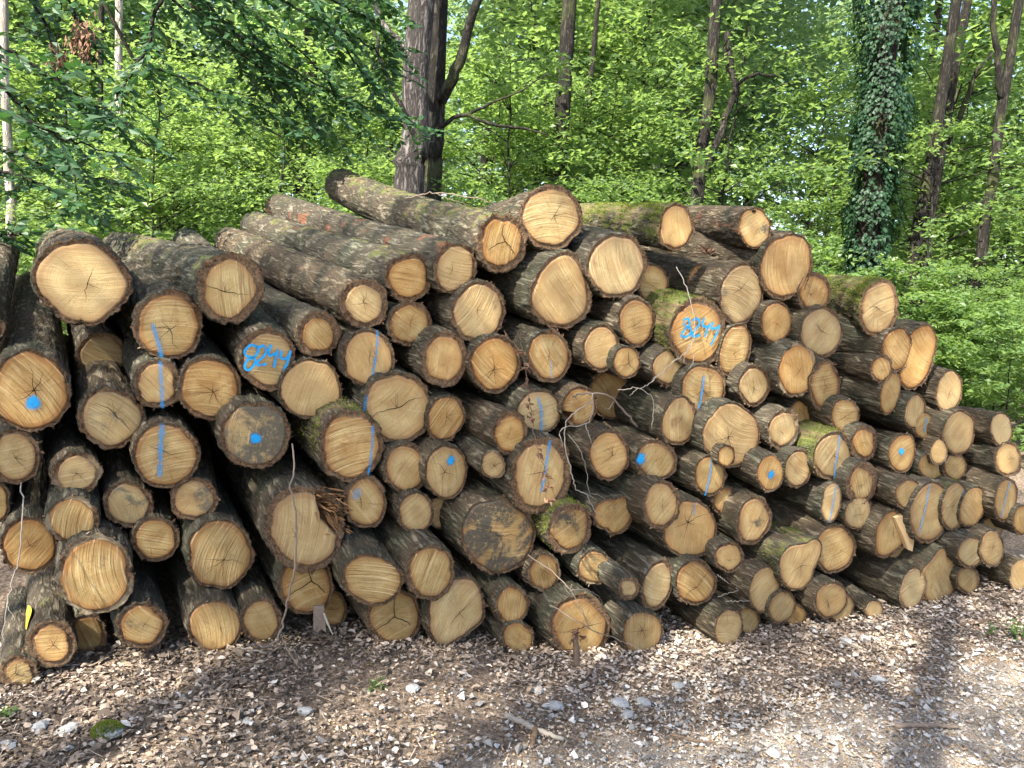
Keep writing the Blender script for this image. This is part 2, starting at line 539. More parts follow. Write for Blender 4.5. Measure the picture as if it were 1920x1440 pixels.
M['leaf_near'] = mat_leaf('shaded_hornbeam_leaf', (0.014, 0.042, 0.018), (0.045, 0.105, 0.040), (0.07, 0.18, 0.035), 0.3, 0.5, 0.3)  # darker green holds the shade these near sprays hang in
M['leaf_ivy'] = mat_leaf('ivy_leaf', (0.007, 0.024, 0.011), (0.026, 0.066, 0.028), (0.05, 0.12, 0.03), 0.2, 0.5, 0.25)
M['leaf_dead'] = mat_litter('dead_leaf', [(0.0, (0.10, 0.05, 0.03)), (0.5, (0.24, 0.14, 0.085)), (1.0, (0.36, 0.24, 0.16))])
M['litter'] = mat_litter('leaf_litter', [(0.0, (0.08, 0.06, 0.045)), (0.3, (0.23, 0.175, 0.132)), (0.6, (0.41, 0.33, 0.26)), (0.85, (0.55, 0.475, 0.40)), (1.0, (0.66, 0.62, 0.56))])
M['gravel'] = mat_litter('gravel', [(0.0, (0.11, 0.10, 0.095)), (0.5, (0.30, 0.285, 0.27)), (0.85, (0.47, 0.46, 0.45)), (1.0, (0.62, 0.60, 0.57))], 0.85)
M['chips'] = mat_litter('wood_chips', [(0.0, (0.30, 0.18, 0.09)), (0.6, (0.52, 0.36, 0.20)), (1.0, (0.70, 0.54, 0.33))])
M['trunk_grey'] = mat_trunk('grey_trunk', (0.022, 0.019, 0.018), (0.145, 0.128, 0.12), 1.0, 0.05)
M['trunk_shaded'] = mat_trunk('shaded_trunk', (0.010, 0.009, 0.008), (0.050, 0.044, 0.037), 1.0, 0.3)  # darkened to put forest shade into the bark colour, grey trunk slightly too
M['trunk_pale'] = mat_trunk('pale_trunk', (0.20, 0.175, 0.15), (0.52, 0.47, 0.41), 0.7, 0.15)
M['ground'] = mat_ground()
# ------------------------------------------------------------------ the line of the pile's front and the lie of the land
_A = on_z(30, 1285); _B = on_z(1900, 1105)
PA = _A.copy()
PT = unit(_B - _A)                      # along the pile
PN = np.array([-PT[1], PT[0], 0.0])     # away from the viewer, into the pile
def behind(x, y):
    return (x - PA[0]) * PN[0] + (y - PA[1]) * PN[1]
def along(x, y):
    return (x - PA[0]) * PT[0] + (y - PA[1]) * PT[1]
DIP_A = np.array([-2, 0, .7, 1.0, 1.5, 1.8, 2.06, 2.4, 2.7, 3.3, 3.7, 4.0, 4.4, 5.0, 5.3, 7.0])
DIP_Z = np.array([0, .02, .05, .04, 0, -.02, -.075, -.11, -.13, -.145, -.125, -.10, -.06, -.05, -.02, 0])
def ground_z(x, y):
    x = np.asarray(x, float); y = np.asarray(y, float)
    s = behind(x, y)
    t = np.clip((s - 0.15) / 0.9, 0, 1)
    slope = 0.135
    z = np.where(s > 0.15, slope * (np.clip(s, 0, 4.5) - 0.15) * t, 0)
    far = np.clip((s - 4.5) / 40.0, 0, 1)
    z = z + far * 0.8
    dip = np.interp(along(x, y), DIP_A, DIP_Z)
    u = np.clip((s + 2.2) / 1.9, 0, 1)
    z = z + dip * u * u * (3 - 2 * u) * np.clip((3.5 - s) / 2, 0, 1)
    P = np.stack([x * 0.9, y * 0.9, np.zeros_like(x)], -1)
    amp = np.clip(np.abs(s + 0.6) / 3.0, 0.15, 1)
    z = z + 0.05 * noise3(P, 3) * amp + 0.012 * noise3(P * 4.3, 4)
    return z

def build_ground():
    def axis(lo, hi, a, b, fine):
        mid = np.arange(a, b, fine)
        left, d, x = [], fine, a
        while x > lo:
            d *= 1.25; x -= d; left.append(x)
        right, d, x = [], fine, b
        while x < hi:
            right.append(x); d *= 1.25; x += d
        right.append(hi)
        return np.array(left[::-1] + list(mid) + right)
    X = axis(-160, 160, -3.0, 4.6, 0.05)
    Y = axis(-60, 240, 1.2, 6.2, 0.05)
    gx, gy = np.meshgrid(X, Y, indexing='ij')
    s = behind(gx, gy)
    z = ground_z(gx, gy)
    nearf = np.clip(1 - np.maximum(np.abs(gx) - 4, 0) / 2, 0, 1)
    P = np.stack([gx, gy, 0 * gx], -1)
    z = z + nearf * (0.010 * noise3(P * 9, 5) + 0.006 * noise3(P * 21, 6))
    V = np.stack([gx, gy, z], -1).reshape(-1, 3)
    nx, ny = gx.shape
    i = np.arange(nx - 1)[:, None] * ny + np.arange(ny - 1)[None, :]
    Q = np.stack([i, i + ny, i + ny + 1, i + 1], -1).reshape(-1, 4)
    # the gravelled track: in front, widening to the right
    road = np.clip((-s - 0.25) / 0.9, 0, 1) * np.clip((gx + 1.0) / 1.8, 0, 1)
    me = mesh_np('ground', V, Q, [M['ground']], True, {'road': road.ravel()})
    tag(link('ground', me), kind='structure')
build_ground()

# ------------------------------------------------------------------ logs
# (cx, cy, w, h, rot, offset back in m, options, label) in photograph pixels of the cut end
LOGS = [  # tone puts light into the wood colour: recessed ends darker, sunlit ones brighter
 (152,528,192,160,22,-.08,dict(vp=(60,470),bk=.07,cr='line',heart=.2,sap=.5,saw=.15,tone=1.08,hi=1),"largest log at the top left of the pile, broad oval pale cut end"),
 (430,540,130,134,0,-.05,dict(back=(232,478,2.3),bk=.14,cr='long',saw=.7,tone=1.1,sap=.3,moss=.55,hi=1),"thick barked mossy log beside the largest log, fine upright saw strokes on its end"),
 (317,609,134,134,0,-.02,dict(cr='star',saw=.4,tone=1.0,stripe=[(285,604),(292,628),(300,655),(303,674)],sw=14,op=.75,heart=.2),"round log under the largest log with a bent blue paint streak"),
 (56,733,160,156,0,-.1,dict(cr='star',saw=.8,tone=1.12,dot=(62,753,13),bk=.05,hi=1),"big bright log at the left edge with a small blue dot near its middle"),
 (293,720,94,96,0,.0,dict(bk=.14,saw=.55,stripe=[(300,674),(301,700),(303,735),(304,766)],sw=13,op=.7,cr='none'),"small log crossed top to bottom by blue stripe, under the bent streak log"),
 (393,729,122,122,0,.06,dict(bk=.07,brown=.8,heart=.7,cr='star',tone=.85,sap=.2),"brown stained log with dark radial cracks, left of the left 8244 log"),
 (502,675,112,118,15,-.04,dict(bk=.12,tone=.85,num='L',stain=.35,cr='none',heart=.4,red=.4),"log with the number 8244 sprayed in blue, left half of pile"),
 (208,785,126,118,0,.02,dict(bk=.09,stain=.5,saw=.5,cr='long',tone=.9,heart=.4),"log with greyed lower edge, right of the big blue dotted left edge log"),
 (312,853,126,126,0,-.05,dict(bk=.06,stripe=[(304,792),(302,820),(300,860),(299,896)],sw=16,op=.8,saw=.5,heart=.3,cr='line'),"round log with broad vertical blue stripe fading before its lower rim"),
 (480,816,134,128,0,-.04,dict(bk=.08,stain=.95,pale=.2,dot=(478,822,10),saw=.7,cr='none'),"blackened grey log with one blue dot, below the left 8244 log"),
 (583,730,124,121,0,.04,dict(bk=.05,pale=.5,stain=.4,cr='none',sap=.1,tone=.95),"pale log with scattered dark specks, right of and below left 8244 log"),
 (28,856,102,102,0,-.02,dict(bk=.11,cr='star',tone=.9,pale=.2),"log cut by the left picture edge directly below the big dotted log"),
 (144,888,98,84,-18,-.04,dict(bk=.15,cr='star',tone=.9,heart=.4,sap=.8,red=.4,palebark=.4),"oval thick barked log with peeling bark rim, above the sunlit pale barked small log"),
 (136,974,104,92,0,-.14,dict(bk=.10,palebark=1,saw=1.0,tone=1.1,cr='none',sap=.3),"small sunlit log with ragged cream bark and upright saw strokes, near left edge"),
 (241,946,96,90,0,.10,dict(bk=.11,stain=.6,pale=.3,tone=.8,cr='line'),"dull grey log left of the one with broad fading blue stripe, a row lower"),
 (363,935,92,80,0,.06,dict(vp=(420,600),bk=.12,stain=.6,tone=.8,cr='none'),"small dirty log whose dark body runs up right, under the broad striped log"),
 (-8,940,58,80,0,.1,dict(bk=.1,tone=.9,cr='none'),"sliver of a log at the left edge, third from the top"),
 (55,1022,114,106,0,.02,dict(bk=.08,heart=.7,brown=.5,tone=.78,cr='star'),"shaded brownish log at the left edge beside the small sunlit pale barked log"),
 (179,1080,148,150,0,-.18,dict(bk=.07,palebark=1,saw=.7,tone=1.12,cr='none',heart=.1,sap=.6,hi=1),"big sunlit golden log low at the left with ragged cream bark rim"),
 (292,1012,92,88,-15,.12,dict(bk=.09,brown=.4,tone=.88,cr='none',sap=.5),"medium log tucked right of and above the big sunlit golden log"),
 (412,1040,128,140,0,.02,dict(bk=.045,tone=.85,cr='star',brown=.3,poly=[(395,972),(430,974),(458,992),(470,1018),(479,1032),(472,1062),(455,1085),(428,1108),(405,1103),(372,1098),(356,1070),(352,1030),(358,1000),(375,985)]),"angular thin barked log left of the broken hollow sided log"),
 (97,1208,97,92,0,-.06,dict(vp=(60,700),bk=.17,tone=.92,cr='star',yellow=1),"bottom row log with a yellow paint smear on its bark"),
 (163,1190,80,80,0,.16,dict(bk=.12,tone=.62,brown=.3,cr='none'),"dark recessed log behind the yellow smeared one in bottom row"),
 (265,1174,100,88,-18,-.04,dict(bk=.13,tone=.9,stain=.4,cr='line',moss=.2),"bottom row log second right of the yellow smeared log, tilted oval end"),
 (404,1173,108,106,0,-.04,dict(bk=.07,tone=.92,brown=.3,cr='line',moss=.25,palebark=.5),"bottom row log with a pale chipped patch on its upper rim"),
 (36,1261,76,70,0,-.10,dict(vp=(20,800),bk=.2,tone=.85,stain=.4,cr='Y'),"lowest small log at the bottom left corner of the pile"),
 (490,1163,82,86,0,.02,dict(bk=.11,tone=.72,cr='none',sap=.3),"plain bottom row log just left of the foot of the leaning stem"),
 (572,992,158,164,0,-.12,dict(vp=(150,420),bk=.12,tone=.95,heart=.4,cr='none',saw=.5,hollow=1,moss=.35,hi=1,L=2.6),"broken log with torn splintered hollow on its right side"),
 (575,1096,106,116,0,.06,dict(bk=.07,tone=.82,cr='Y',heart=.4),"log split by a central crack, right below the broken hollow sided log"),
 (684,942,86,98,0,.03,dict(bk=.09,tone=.8,cr='line',heart=.4,dot=(668,925,11),op=.25),"log with faint washed out bluish smear, right of the broken log"),
 (657,836,124,140,0,-.08,dict(bk=.10,saw=.7,tone=1.02,stripe=[(698,795),(697,830),(694,860),(689,892)],sw=9,op=.8,moss=.6,mossgeo=.5,cr='none'),"mossy sided log with a blue stripe down its right edge"),
 (745,765,134,138,0,.03,dict(bk=.06,heart=.5,tone=.95,cr='long',stain=.25,saw=.3,stripe=[(688,740),(684,755),(682,772)],sw=10,op=.5),"large round log in the middle with a blue smudge at its left rim"),
 (691,673,98,114,-5,-.02,dict(bk=.06,stain=.35,pale=.3,tone=.95,cr='line',stripe=[(707,618),(706,650),(700,690),(694,728)],sw=9,op=.85),"squarish log with slanting blue stripe, right of the left 8244 log"),
 (597,625,88,90,0,-.02,dict(back=(352,455,2.4),bk=.18,tone=.95,cr='none',heart=.2),"small thick barked log above the left 8244 log to its right"),
 (682,568,96,96,0,-.05,dict(back=(432,455,2.5),bk=.15,tone=1.0,cr='star',red=.6,moss=.42,hi=1),"log with red scraped bark patches, long body up left, left of the top middle"),
 (766,521,88,94,-10,.0,dict(back=(478,424,2.6),bk=.12,saw=.4,tone=.9,stain=.35,cr='none',red=.35,moss=.5,hi=1),"top layer log between the red patched log and its right neighbour"),
 (853,503,86,102,8,-.05,dict(back=(525,392,2.8),bk=.11,tone=1.0,cr='line',red=.75,moss=.42,hi=1),"top layer log with orange red scraped bark, left of the highest long mossy log"),
 (941,456,100,114,10,-.08,dict(back=(640,348,2.8),bk=.15,tone=.92,cr='Y',brown=.5,moss=.62,hi=1),"highest long mossy log with thick dark bark ring, pointing toward the double trunk"),
 (1033,408,120,122,0,.02,dict(back=(800,445,2.0),bk=.09,tone=1.0,cr='star',heart=.2,sap=.3,hi=1,red=.4),"topmost big round log at the crest with concentric ring cracks"),
 (769,608,88,86,0,.08,dict(bk=.12,tone=.9,cr='line',stain=.15),"small round log right of the red patched log, one layer lower"),
 (898,585,104,122,10,.0,dict(bk=.08,tone=1.0,saw=.8,stain=.25,cr='line',sap=.3),"log with level saw strokes left of the pear shaped log"),
 (833,674,90,110,0,-.02,dict(bk=.13,tone=1.02,cr='none',saw=.2),"thick barked oval log directly left of the five rayed star cracked log"),
 (836,785,72,90,18,.06,dict(bk=.06,tone=.88,cr='star',heart=.4),"small egg shaped log right of the large round middle log"),
 (760,879,84,96,0,.04,dict(bk=.09,tone=.92,cr='none',brown=.2),"log touching the drop shaped blue dotted log on its left"),
 (836,884,82,104,5,.0,dict(bk=.045,tone=.9,cr='star',dot=(845,863,9),sap=.2,pale=.2,stain=.2),"egg shaped log with a blue drop mark near its top"),
 (780,961,68,80,0,.04,dict(bk=.06,tone=.92,stain=.25,cr='none'),"smooth thin barked log below the drop marked log to its left"),
 (826,963,52,62,0,.14,dict(bk=.05,tone=.82,heart=.9,cr='none'),"tiny orange log wedged against the blackened big lower log"),
 (698,1087,122,98,8,-.22,dict(vp=(250,300),bk=.07,saw=.9,tone=.98,cr='none',sap=.4),"wide oval log with saw strokes, right below the broken log"),
 (808,1072,94,106,10,-.2,dict(bk=.09,saw=.7,tone=.95,cr='none',moss=.2,sap=.4),"log with slanted saw strokes left of the big blackened lower log"),
 (740,1156,104,108,0,.04,dict(bk=.07,tone=.82,cr='Y',stain=.2),"bottom row log with forked crack under the wide oval log"),
 (856,1150,108,136,0,-.03,dict(bk=.05,tone=.95,cr='line',pale=.3,poly=[(835,1088),(862,1082),(888,1084),(904,1108),(910,1138),(908,1164),(885,1184),(856,1204),(828,1219),(811,1200),(803,1160),(810,1112),(822,1095)]),"bottom row wedge shaped log with flat slanting lower side"),
 (624,1142,54,72,0,.2,dict(bk=.08,tone=.66,heart=.5,cr='none'),"half hidden log behind the broken plank stub in the bottom row"),
 (935,1003,142,146,10,-.05,dict(bk=.045,tone=.78,stain=.78,saw=.6,brown=.4,cr='line',moss=.35),"big blackened weathered log in the lower middle"),
 (1013,890,116,146,14,-.16,dict(bk=.13,tone=1.02,cr='star',saw=.35,stripe=[(1031,822),(1026,850),(1020,890),(1013,924)],sw=11,op=.9,pale=.25),"large egg shaped log with blue stripe behind the dangling dead leaves"),
 (1069,992,84,102,22,-.10,dict(bk=.14,tone=.72,stain=.6,brown=.4,cr='none',moss=.85,mossgeo=1),"bright moss covered log just below the large egg shaped striped log"),
 (1152,969,80,72,0,.04,dict(bk=.07,tone=.76,cr='none',stain=.3,moss=.3,poly=[(1116,945),(1150,936),(1185,937),(1191,955),(1183,980),(1165,1000),(1152,1005),(1138,995),(1118,985),(1112,965)]),"flat topped triangular log right of the bright moss covered log"),
 (1240,948,72,94,5,-.14,dict(bk=.11,tone=.98,saw=.5,cr='line',moss=.3),"log with level saw strokes above the large log with bluish top smear"),
 (1292,993,106,116,5,.02,dict(bk=.045,tone=.85,cr='star',stripe=[(1302,940),(1300,955),(1298,966)],sw=9,op=.45),"large round log with faint blue smear at its top, lower right of centre"),
 (1362,942,52,60,0,.12,dict(bk=.08,tone=.75,stain=.5,cr='none'),"small grey log below the slanting striped log with blue bent tip"),
 (1414,977,66,98,14,-.02,dict(bk=.1,tone=.9,cr='star',brown=.4),"tall oval log with pale ragged heart left of the stripe ended long bodied log"),
 (1331,892,62,80,5,-.04,dict(bk=.08,tone=.92,stripe=[(1333,857),(1330,885),(1325,910),(1320,930)],sw=8,op=.9,cr='none',stain=.2,moss=.25),"log with blue stripe bent at its upper rim, between dot marked logs"),
 (1231,864,80,80,0,.0,dict(bk=.1,tone=.78,stain=.4,cr='line',dot=(1201,858,9)),"log with a blue dot on its left bark rim"),
 (1142,854,80,98,0,-.06,dict(bk=.07,tone=1.0,saw=.45,cr='star'),"clean pale log right of the bleached dead twigs, thin bark"),
 (925,872,50,56,0,-.2,dict(bk=.08,tone=.85,cr='star',palebark=.6),"small log with chipped rim right of the drop marked log"),
 (957,813,70,84,8,-.22,dict(bk=.13,tone=1.0,saw=.3,cr='line'),"thick barked log left of the log with dangling leaves and middle blue stripe"),
 (1011,772,84,84,0,.04,dict(bk=.045,tone=.9,stain=.45,pale=.35,cr='none',stripe=[(1007,744),(1013,765),(1014,790),(1013,812)],sw=10,op=.75),"speckled pale log with short blue stripe above the large egg shaped one"),
 (1087,763,68,80,16,.05,dict(bk=.08,tone=.8,heart=.8,cr='none',hole=1),"orange log with a dark notch at its lower left behind bleached twigs"),
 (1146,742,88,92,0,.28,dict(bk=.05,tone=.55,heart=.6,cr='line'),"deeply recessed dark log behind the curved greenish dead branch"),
 (1029,668,84,98,5,.0,dict(bk=.08,tone=.96,brown=.5,stain=.3,cr='line',stripe=[(1031,675),(1032,692),(1032,710)],sw=8,op=.35),"log with brown marbling and a faint grey blue stripe, under the pear shaped log"),
 (927,682,98,108,0,.02,dict(bk=.08,tone=.95,cr='star',heart=.4),"round log with five rayed star crack near the middle"),
 (1048,545,120,150,0,-.07,dict(bk=.08,tone=.9,stain=.25,pale=.3,saw=.7,cr='none',moss=.35,poly=[(1046,474),(1062,470),(1080,475),(1096,502),(1107,536),(1110,566),(1102,590),(1085,607),(1060,618),(1035,616),(1010,602),(993,580),(990,555),(1000,525),(1018,498),(1032,482)]),"large pear shaped log below the topmost round log"),
 (1156,499,112,124,14,-.06,dict(vp=(300,330),bk=.07,tone=1.02,saw=.7,cr='none',red=.3,moss=.3,sap=.6),"large bright log with orange bark rim right of the pear shaped log"),
 (1268,427,70,92,5,-.04,dict(back=(1015,416,2.4),bk=.08,tone=1.0,saw=.4,cr='none',moss=.95,mossgeo=.8,hi=1),"top row log with yellow green moss along its long body"),
 (1416,428,62,82,-5,-.02,dict(back=(1190,418,2.4),bk=.05,tone=1.08,cr='line',saw=.3,red=.6,knot=(1413,396,5),hi=1),"topmost right log with a small black hole near its upper rim"),
 (1474,498,104,128,18,-.04,dict(vp=(600,350),bk=.06,tone=1.0,heart=.6,cr='none',stain=.35,sap=.4),"large leaning oval log at the right crest with blackened lower edge"),
 (1527,551,62,80,5,.06,dict(bk=.1,tone=.92,cr='star'),"small star cracked log tucked right under the large leaning oval log"),
 (1648,578,74,110,10,-.04,dict(back=(1440,556,2.3),bk=.09,tone=.9,saw=.6,cr='line',moss=.95,mossgeo=.8,hi=1),"mossy log standing out at the right crest with ribbed saw marks"),
 (1389,552,84,118,10,-.02,dict(bk=.06,tone=.9,heart=.7,saw=.5,cr='line'),"tall oval brown log up right of the right 8244 log"),
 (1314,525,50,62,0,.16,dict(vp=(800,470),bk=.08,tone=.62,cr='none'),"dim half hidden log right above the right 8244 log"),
 (1224,533,58,78,10,.16,dict(bk=.06,tone=.75,cr='line',brown=.4),"shaded log peeping out right of the large bright orange rimmed log"),
 (1193,604,76,96,0,.0,dict(bk=.09,tone=.82,stain=.4,heart=.4,cr='line'),"log with dark smudge on its right half left of the right 8244 log"),
 (1306,625,110,130,10,-.06,dict(bk=.10,tone=.95,num='R',cr='none',moss=.95,mossgeo=.9,red=.3),"log with the number 8244 sprayed in blue, right half of pile, mossy bark"),
 (1378,657,60,104,16,.05,dict(bk=.06,tone=.92,cr='line',brown=.3),"narrow tall log touching the right 8244 log on its right"),
 (1456,605,60,84,6,.03,dict(bk=.06,tone=.88,cr='line'),"log with one straight crack below the large leaning oval log"),
 (1541,623,82,98,8,.06,dict(bk=.06,tone=.78,stain=.3,brown=.4,cr='line'),"round log half shaded with a curved crack, under the small star cracked log"),
 (1495,694,74,104,8,-.05,dict(bk=.06,tone=1.05,cr='line',palebark=.8,red=.3),"sunlit log with chipped pale bark on its upper left rim, right centre"),
 (1546,722,60,98,5,.05,dict(bk=.09,tone=.75,heart=.5,cr='line'),"tall dull log immediately right of the sunlit pale chipped log"),
 (1128,652,70,92,5,.0,dict(bk=.09,tone=.9,pale=.4,cr='none'),"smooth pale oval log with a pinhole, left of the Y cracked small log"),
 (1175,680,54,62,8,-.02,dict(bk=.06,tone=.98,cr='Y'),"small log with bold Y shaped crack"),
 (1254,688,66,72,0,.0,dict(bk=.08,tone=.82,stain=.35,pale=.35,cr='none'),"greyish log under the right 8244 log crossed by a thin twig"),
 (1318,732,88,100,18,.0,dict(bk=.06,tone=.92,heart=.8,cr='star',stripe=[(1319,702),(1316,725),(1312,750),(1308,768)],sw=9,op=.95),"orange brown log with short blue stripe, below the right 8244 log"),
 (1414,724,60,80,8,.02,dict(bk=.1,tone=.92,cr='star'),"thick barked log left of the sunlit pale chipped log"),
 (1273,789,66,94,10,-.04,dict(bk=.07,tone=.9,brown=.9,heart=.8,saw=.5,cr='line'),"dark brown streaked oval log below the greyish twig crossed log"),
 (1372,816,110,122,0,-.07,dict(bk=.035,tone=.88,pale=.35,cr='star',stain=.3),"large pale star cracked log in the right centre with blackened right rim"),
 (1362,856,34,42,8,-.17,dict(vp=(400,420),bk=.06,tone=.85,cr='line',moss=.5,L=1.2),"thin short log lying across the lower edge of the large pale star cracked one"),
 (1468,806,60,80,10,-.03,dict(bk=.13,tone=.95,cr='line',palebark=.8),"thick barked log with sunlit ribbed bark, right of the large pale star cracked one"),
 (1503,775,44,54,5,.14,dict(bk=.05,tone=.75,cr='line'),"small recessed log behind the sunlit ribbed bark log"),
 (1584,780,56,68,10,.04,dict(bk=.06,tone=.92,saw=.5,brown=.4,cr='long',palebark=.7),"small log with a split left edge above the mossy topped striped log"),
 (1620,830,52,72,8,.0,dict(bk=.17,tone=.95,cr='line',red=.5),"log with thick reddish bark ring right of the mossy topped striped log"),
 (1563,856,78,94,10,-.05,dict(bk=.09,tone=.85,heart=.5,brown=.4,cr='star',stripe=[(1573,812),(1570,840),(1565,870),(1563,900)],sw=7,op=.8,moss=.95,mossgeo=1),"mossy topped log with a blue stripe from rim to rim, right side"),
 (1497,879,54,76,10,-.05,dict(bk=.08,tone=.85,cr='none',brown=.3),"plain oval log left of the mossy topped striped log"),
 (1445,888,54,74,5,-.11,dict(bk=.06,tone=1.0,cr='none',stain=.3,dot=(1444,889,8),palebark=.6,red=.5),"sunlit log with a blue dot on dark stain, right centre"),
 (1615,906,60,82,12,-.07,dict(bk=.2,tone=.92,cr='line'),"log with very thick dark bark, right of the stripe ended long bodied log"),
 (1559,943,38,78,8,-.06,dict(vp=(700,740),bk=.04,tone=.78,cr='none',stripe=[(1567,906),(1563,930),(1558,955),(1553,979)],sw=7,op=.75,moss=.3),"long bodied log with narrow end fully crossed by a blue stripe"),
 (1609,961,50,68,20,.0,dict(bk=.06,tone=.82,pale=.3,cr='line'),"small oval log under the log with very thick dark bark"),
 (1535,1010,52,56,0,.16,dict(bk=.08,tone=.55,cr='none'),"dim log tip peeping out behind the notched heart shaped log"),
 (1566,1030,78,96,12,.08,dict(bk=.07,tone=.78,saw=.4,brown=.5,cr='none'),"round log partly hidden right of the notched heart shaped log"),
 (1500,1060,82,102,0,-.08,dict(bk=.035,tone=.92,cr='star',brown=.4,moss=.6,mossgeo=.4,poly=[(1480,1024),(1500,1019),(1514,1016),(1534,1008),(1543,1020),(1540,1045),(1528,1066),(1522,1090),(1508,1105),(1490,1109),(1472,1098),(1462,1075),(1461,1050),(1468,1034)]),"notched heart shaped log with sunlit moss on its body, lower right"),
 (1367,1045,58,60,0,.03,dict(bk=.13,tone=.95,cr='line'),"small thick barked log below the tall oval ragged hearted log, left of it"),
 (1304,1093,80,86,5,.0,dict(bk=.08,tone=.95,cr='long',heart=.3),"round log with wandering dark cracks, lower right of centre"),
 (1232,1099,60,100,20,-.05,dict(bk=.1,tone=.85,cr='none',pale=.25,moss=.2),"slanted narrow oval log with long grey body, lower centre right"),
 (1179,1103,42,46,28,-.34,dict(bk=.2,tone=.85,cr='none'),"tiny thick barked log left of the slanted narrow oval log"),
 (1115,1064,64,66,0,-.05,dict(bk=.07,tone=.8,stain=.35,cr='none',palebark=.8),"small log with cream bark rim under the bright moss covered log"),
 (1020,1074,64,76,8,.05,dict(bk=.09,tone=.75,stain=.25,cr='star',palebark=.3),"dull small log right of the big blackened log near its foot"),
 (960,1134,66,76,10,-.05,dict(bk=.09,tone=.9,saw=.7,cr='none',palebark=.3),"small log with slanted saw strokes right of the wedge shaped log"),
 (971,1197,62,62,15,.0,dict(bk=.07,tone=.72,cr='none',saw=.3,palebark=.4),"small bottom row log half sunk in leaves right of the wedge shaped log"),
 (1088,1175,118,120,5,-.05,dict(bk=.11,tone=.78,heart=.7,brown=.5,cr='long'),"big bottom row log behind the thin twigs and rotten stake"),
 (1205,1187,76,88,22,-.04,dict(bk=.06,tone=.68,cr='star',pale=.2),"slanted oval bottom row log right of the big twig crossed bottom log"),
 (1367,1178,54,76,10,-.06,dict(vp=(300,560),bk=.05,tone=.72,saw=.4,pale=.3,cr='none',moss=.2),"bottom row log with long dark body and greenish cut end, right half"),
 (1403,1164,46,54,10,.1,dict(bk=.06,tone=.6,cr='none'),"shaded small log right behind the greenish ended bottom row log"),
 (1434,1106,58,92,10,-.03,dict(bk=.05,tone=.82,cr='none',pale=.3,stain=.15),"tall smooth greenish oval log left of the notched heart shaped log"),
 (1466,1138,50,68,26,.03,dict(bk=.07,tone=.7,cr='none',brown=.3),"tilted small log below the notched heart shaped log"),
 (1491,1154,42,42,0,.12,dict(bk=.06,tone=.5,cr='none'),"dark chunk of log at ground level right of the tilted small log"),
 (1559,1125,60,72,24,-.04,dict(bk=.06,tone=.68,cr='star'),"tilted log with dark rim resting on another at ground level, right"),
 (1578,1139,48,58,24,.04,dict(bk=.05,tone=.6,cr='none',pale=.3),"ground level log right under the tilted dark rimmed log"),
 (1640,1144,38,40,20,-.02,dict(vp=(900,650),bk=.09,tone=.65,cr='none',red=.4,pale=.3),"thin long log low at the right with pinkish peeling bark"),
 (1711,1104,50,86,12,-.03,dict(vp=(500,640),bk=.07,tone=.75,pale=.35,cr='none',moss=.2),"long bodied ribbed bark log lying low at the right, oval greenish end"),
 (1764,1078,72,104,0,.06,dict(bk=.035,tone=.75,heart=.6,saw=.3,cr='none',poly=[(1766,1024),(1778,1042),(1796,1065),(1799,1090),(1790,1110),(1766,1129),(1736,1127),(1728,1100),(1727,1070),(1746,1050)]),"fan shaped pointed log right of the long bodied ribbed bark log"),
 (1815,1088,46,56,0,.1,dict(bk=.09,tone=.58,cr='none'),"dark log at ground level right of the fan shaped one"),
 (1913,1080,42,62,8,-.02,dict(vp=(1000,800),bk=.05,tone=.7,pale=.3,cr='none',palebark=.6,red=.3),"log cut by the right picture edge at ground level, sunlit bark"),
 (1860,1029,48,74,5,.03,dict(bk=.08,tone=1.05,cr='line',palebark=.6),"sunlit golden log near the right edge, low in the pile"),
 (1821,1035,54,62,24,-.04,dict(bk=.09,tone=.8,cr='none',pale=.2),"tilted oval log left of the sunlit golden right edge log"),
 (1674,1002,66,92,0,.0,dict(bk=.045,tone=.82,heart=.3,cr='line',flap=1,poly=[(1660,962),(1685,958),(1703,962),(1707,985),(1704,1010),(1690,1026),(1672,1040),(1655,1047),(1643,1040),(1641,1015),(1646,985)]),"log with a pale torn slab sticking from its face, right side"),
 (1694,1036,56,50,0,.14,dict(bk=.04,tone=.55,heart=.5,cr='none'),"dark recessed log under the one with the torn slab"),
 (1743,960,74,118,11,-.05,dict(bk=.05,tone=.72,saw=.4,pale=.2,cr='none',stripe=[(1741,905),(1736,940),(1729,970),(1721,1000)],sw=8,op=.7),"large tall log with a blue stripe on its left part, right side"),
 (1706,929,56,62,0,-.12,dict(bk=.07,tone=.78,stain=.35,cr='none',palebark=.3),"round grey smudged log overlapping the large tall striped log"),
 (1791,950,52,98,11,.0,dict(bk=.06,tone=.78,cr='star',dot=(1806,925,6),moss=.7,mossgeo=.3,op=.7),"moss topped log right of the large tall striped log, small blue smear"),
 (1824,951,50,80,16,.045,dict(bk=.04,tone=.72,cr='none',pale=.2,moss=.4),"half moon log between the moss topped and right striped logs"),
 (1886,938,44,84,12,-.02,dict(bk=.06,tone=.75,cr='none',stripe=[(1893,900),(1886,925),(1880,950),(1874,972)],sw=7,op=.75),"rightmost blue striped log, close to the right picture edge"),
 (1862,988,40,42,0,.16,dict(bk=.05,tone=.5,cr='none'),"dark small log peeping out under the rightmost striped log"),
 (1917,976,36,58,5,.05,dict(bk=.06,tone=.6,cr='none'),"log sliver at the right edge below the rightmost striped log"),
 (1692,849,52,78,10,.0,dict(vp=(700,700),bk=.05,tone=.72,stain=.3,heart=.4,saw=.4,dot=(1688,846,7),red=.6,cr='none'),"rightmost log with a blue dot, reddish peeling bark"),
 (1761,847,34,52,8,-.06,dict(vp=(900,690),bk=.06,tone=.92,cr='none',palebark=.6,red=.4),"short thin sunlit log sticking out right of the rightmost blue dot"),
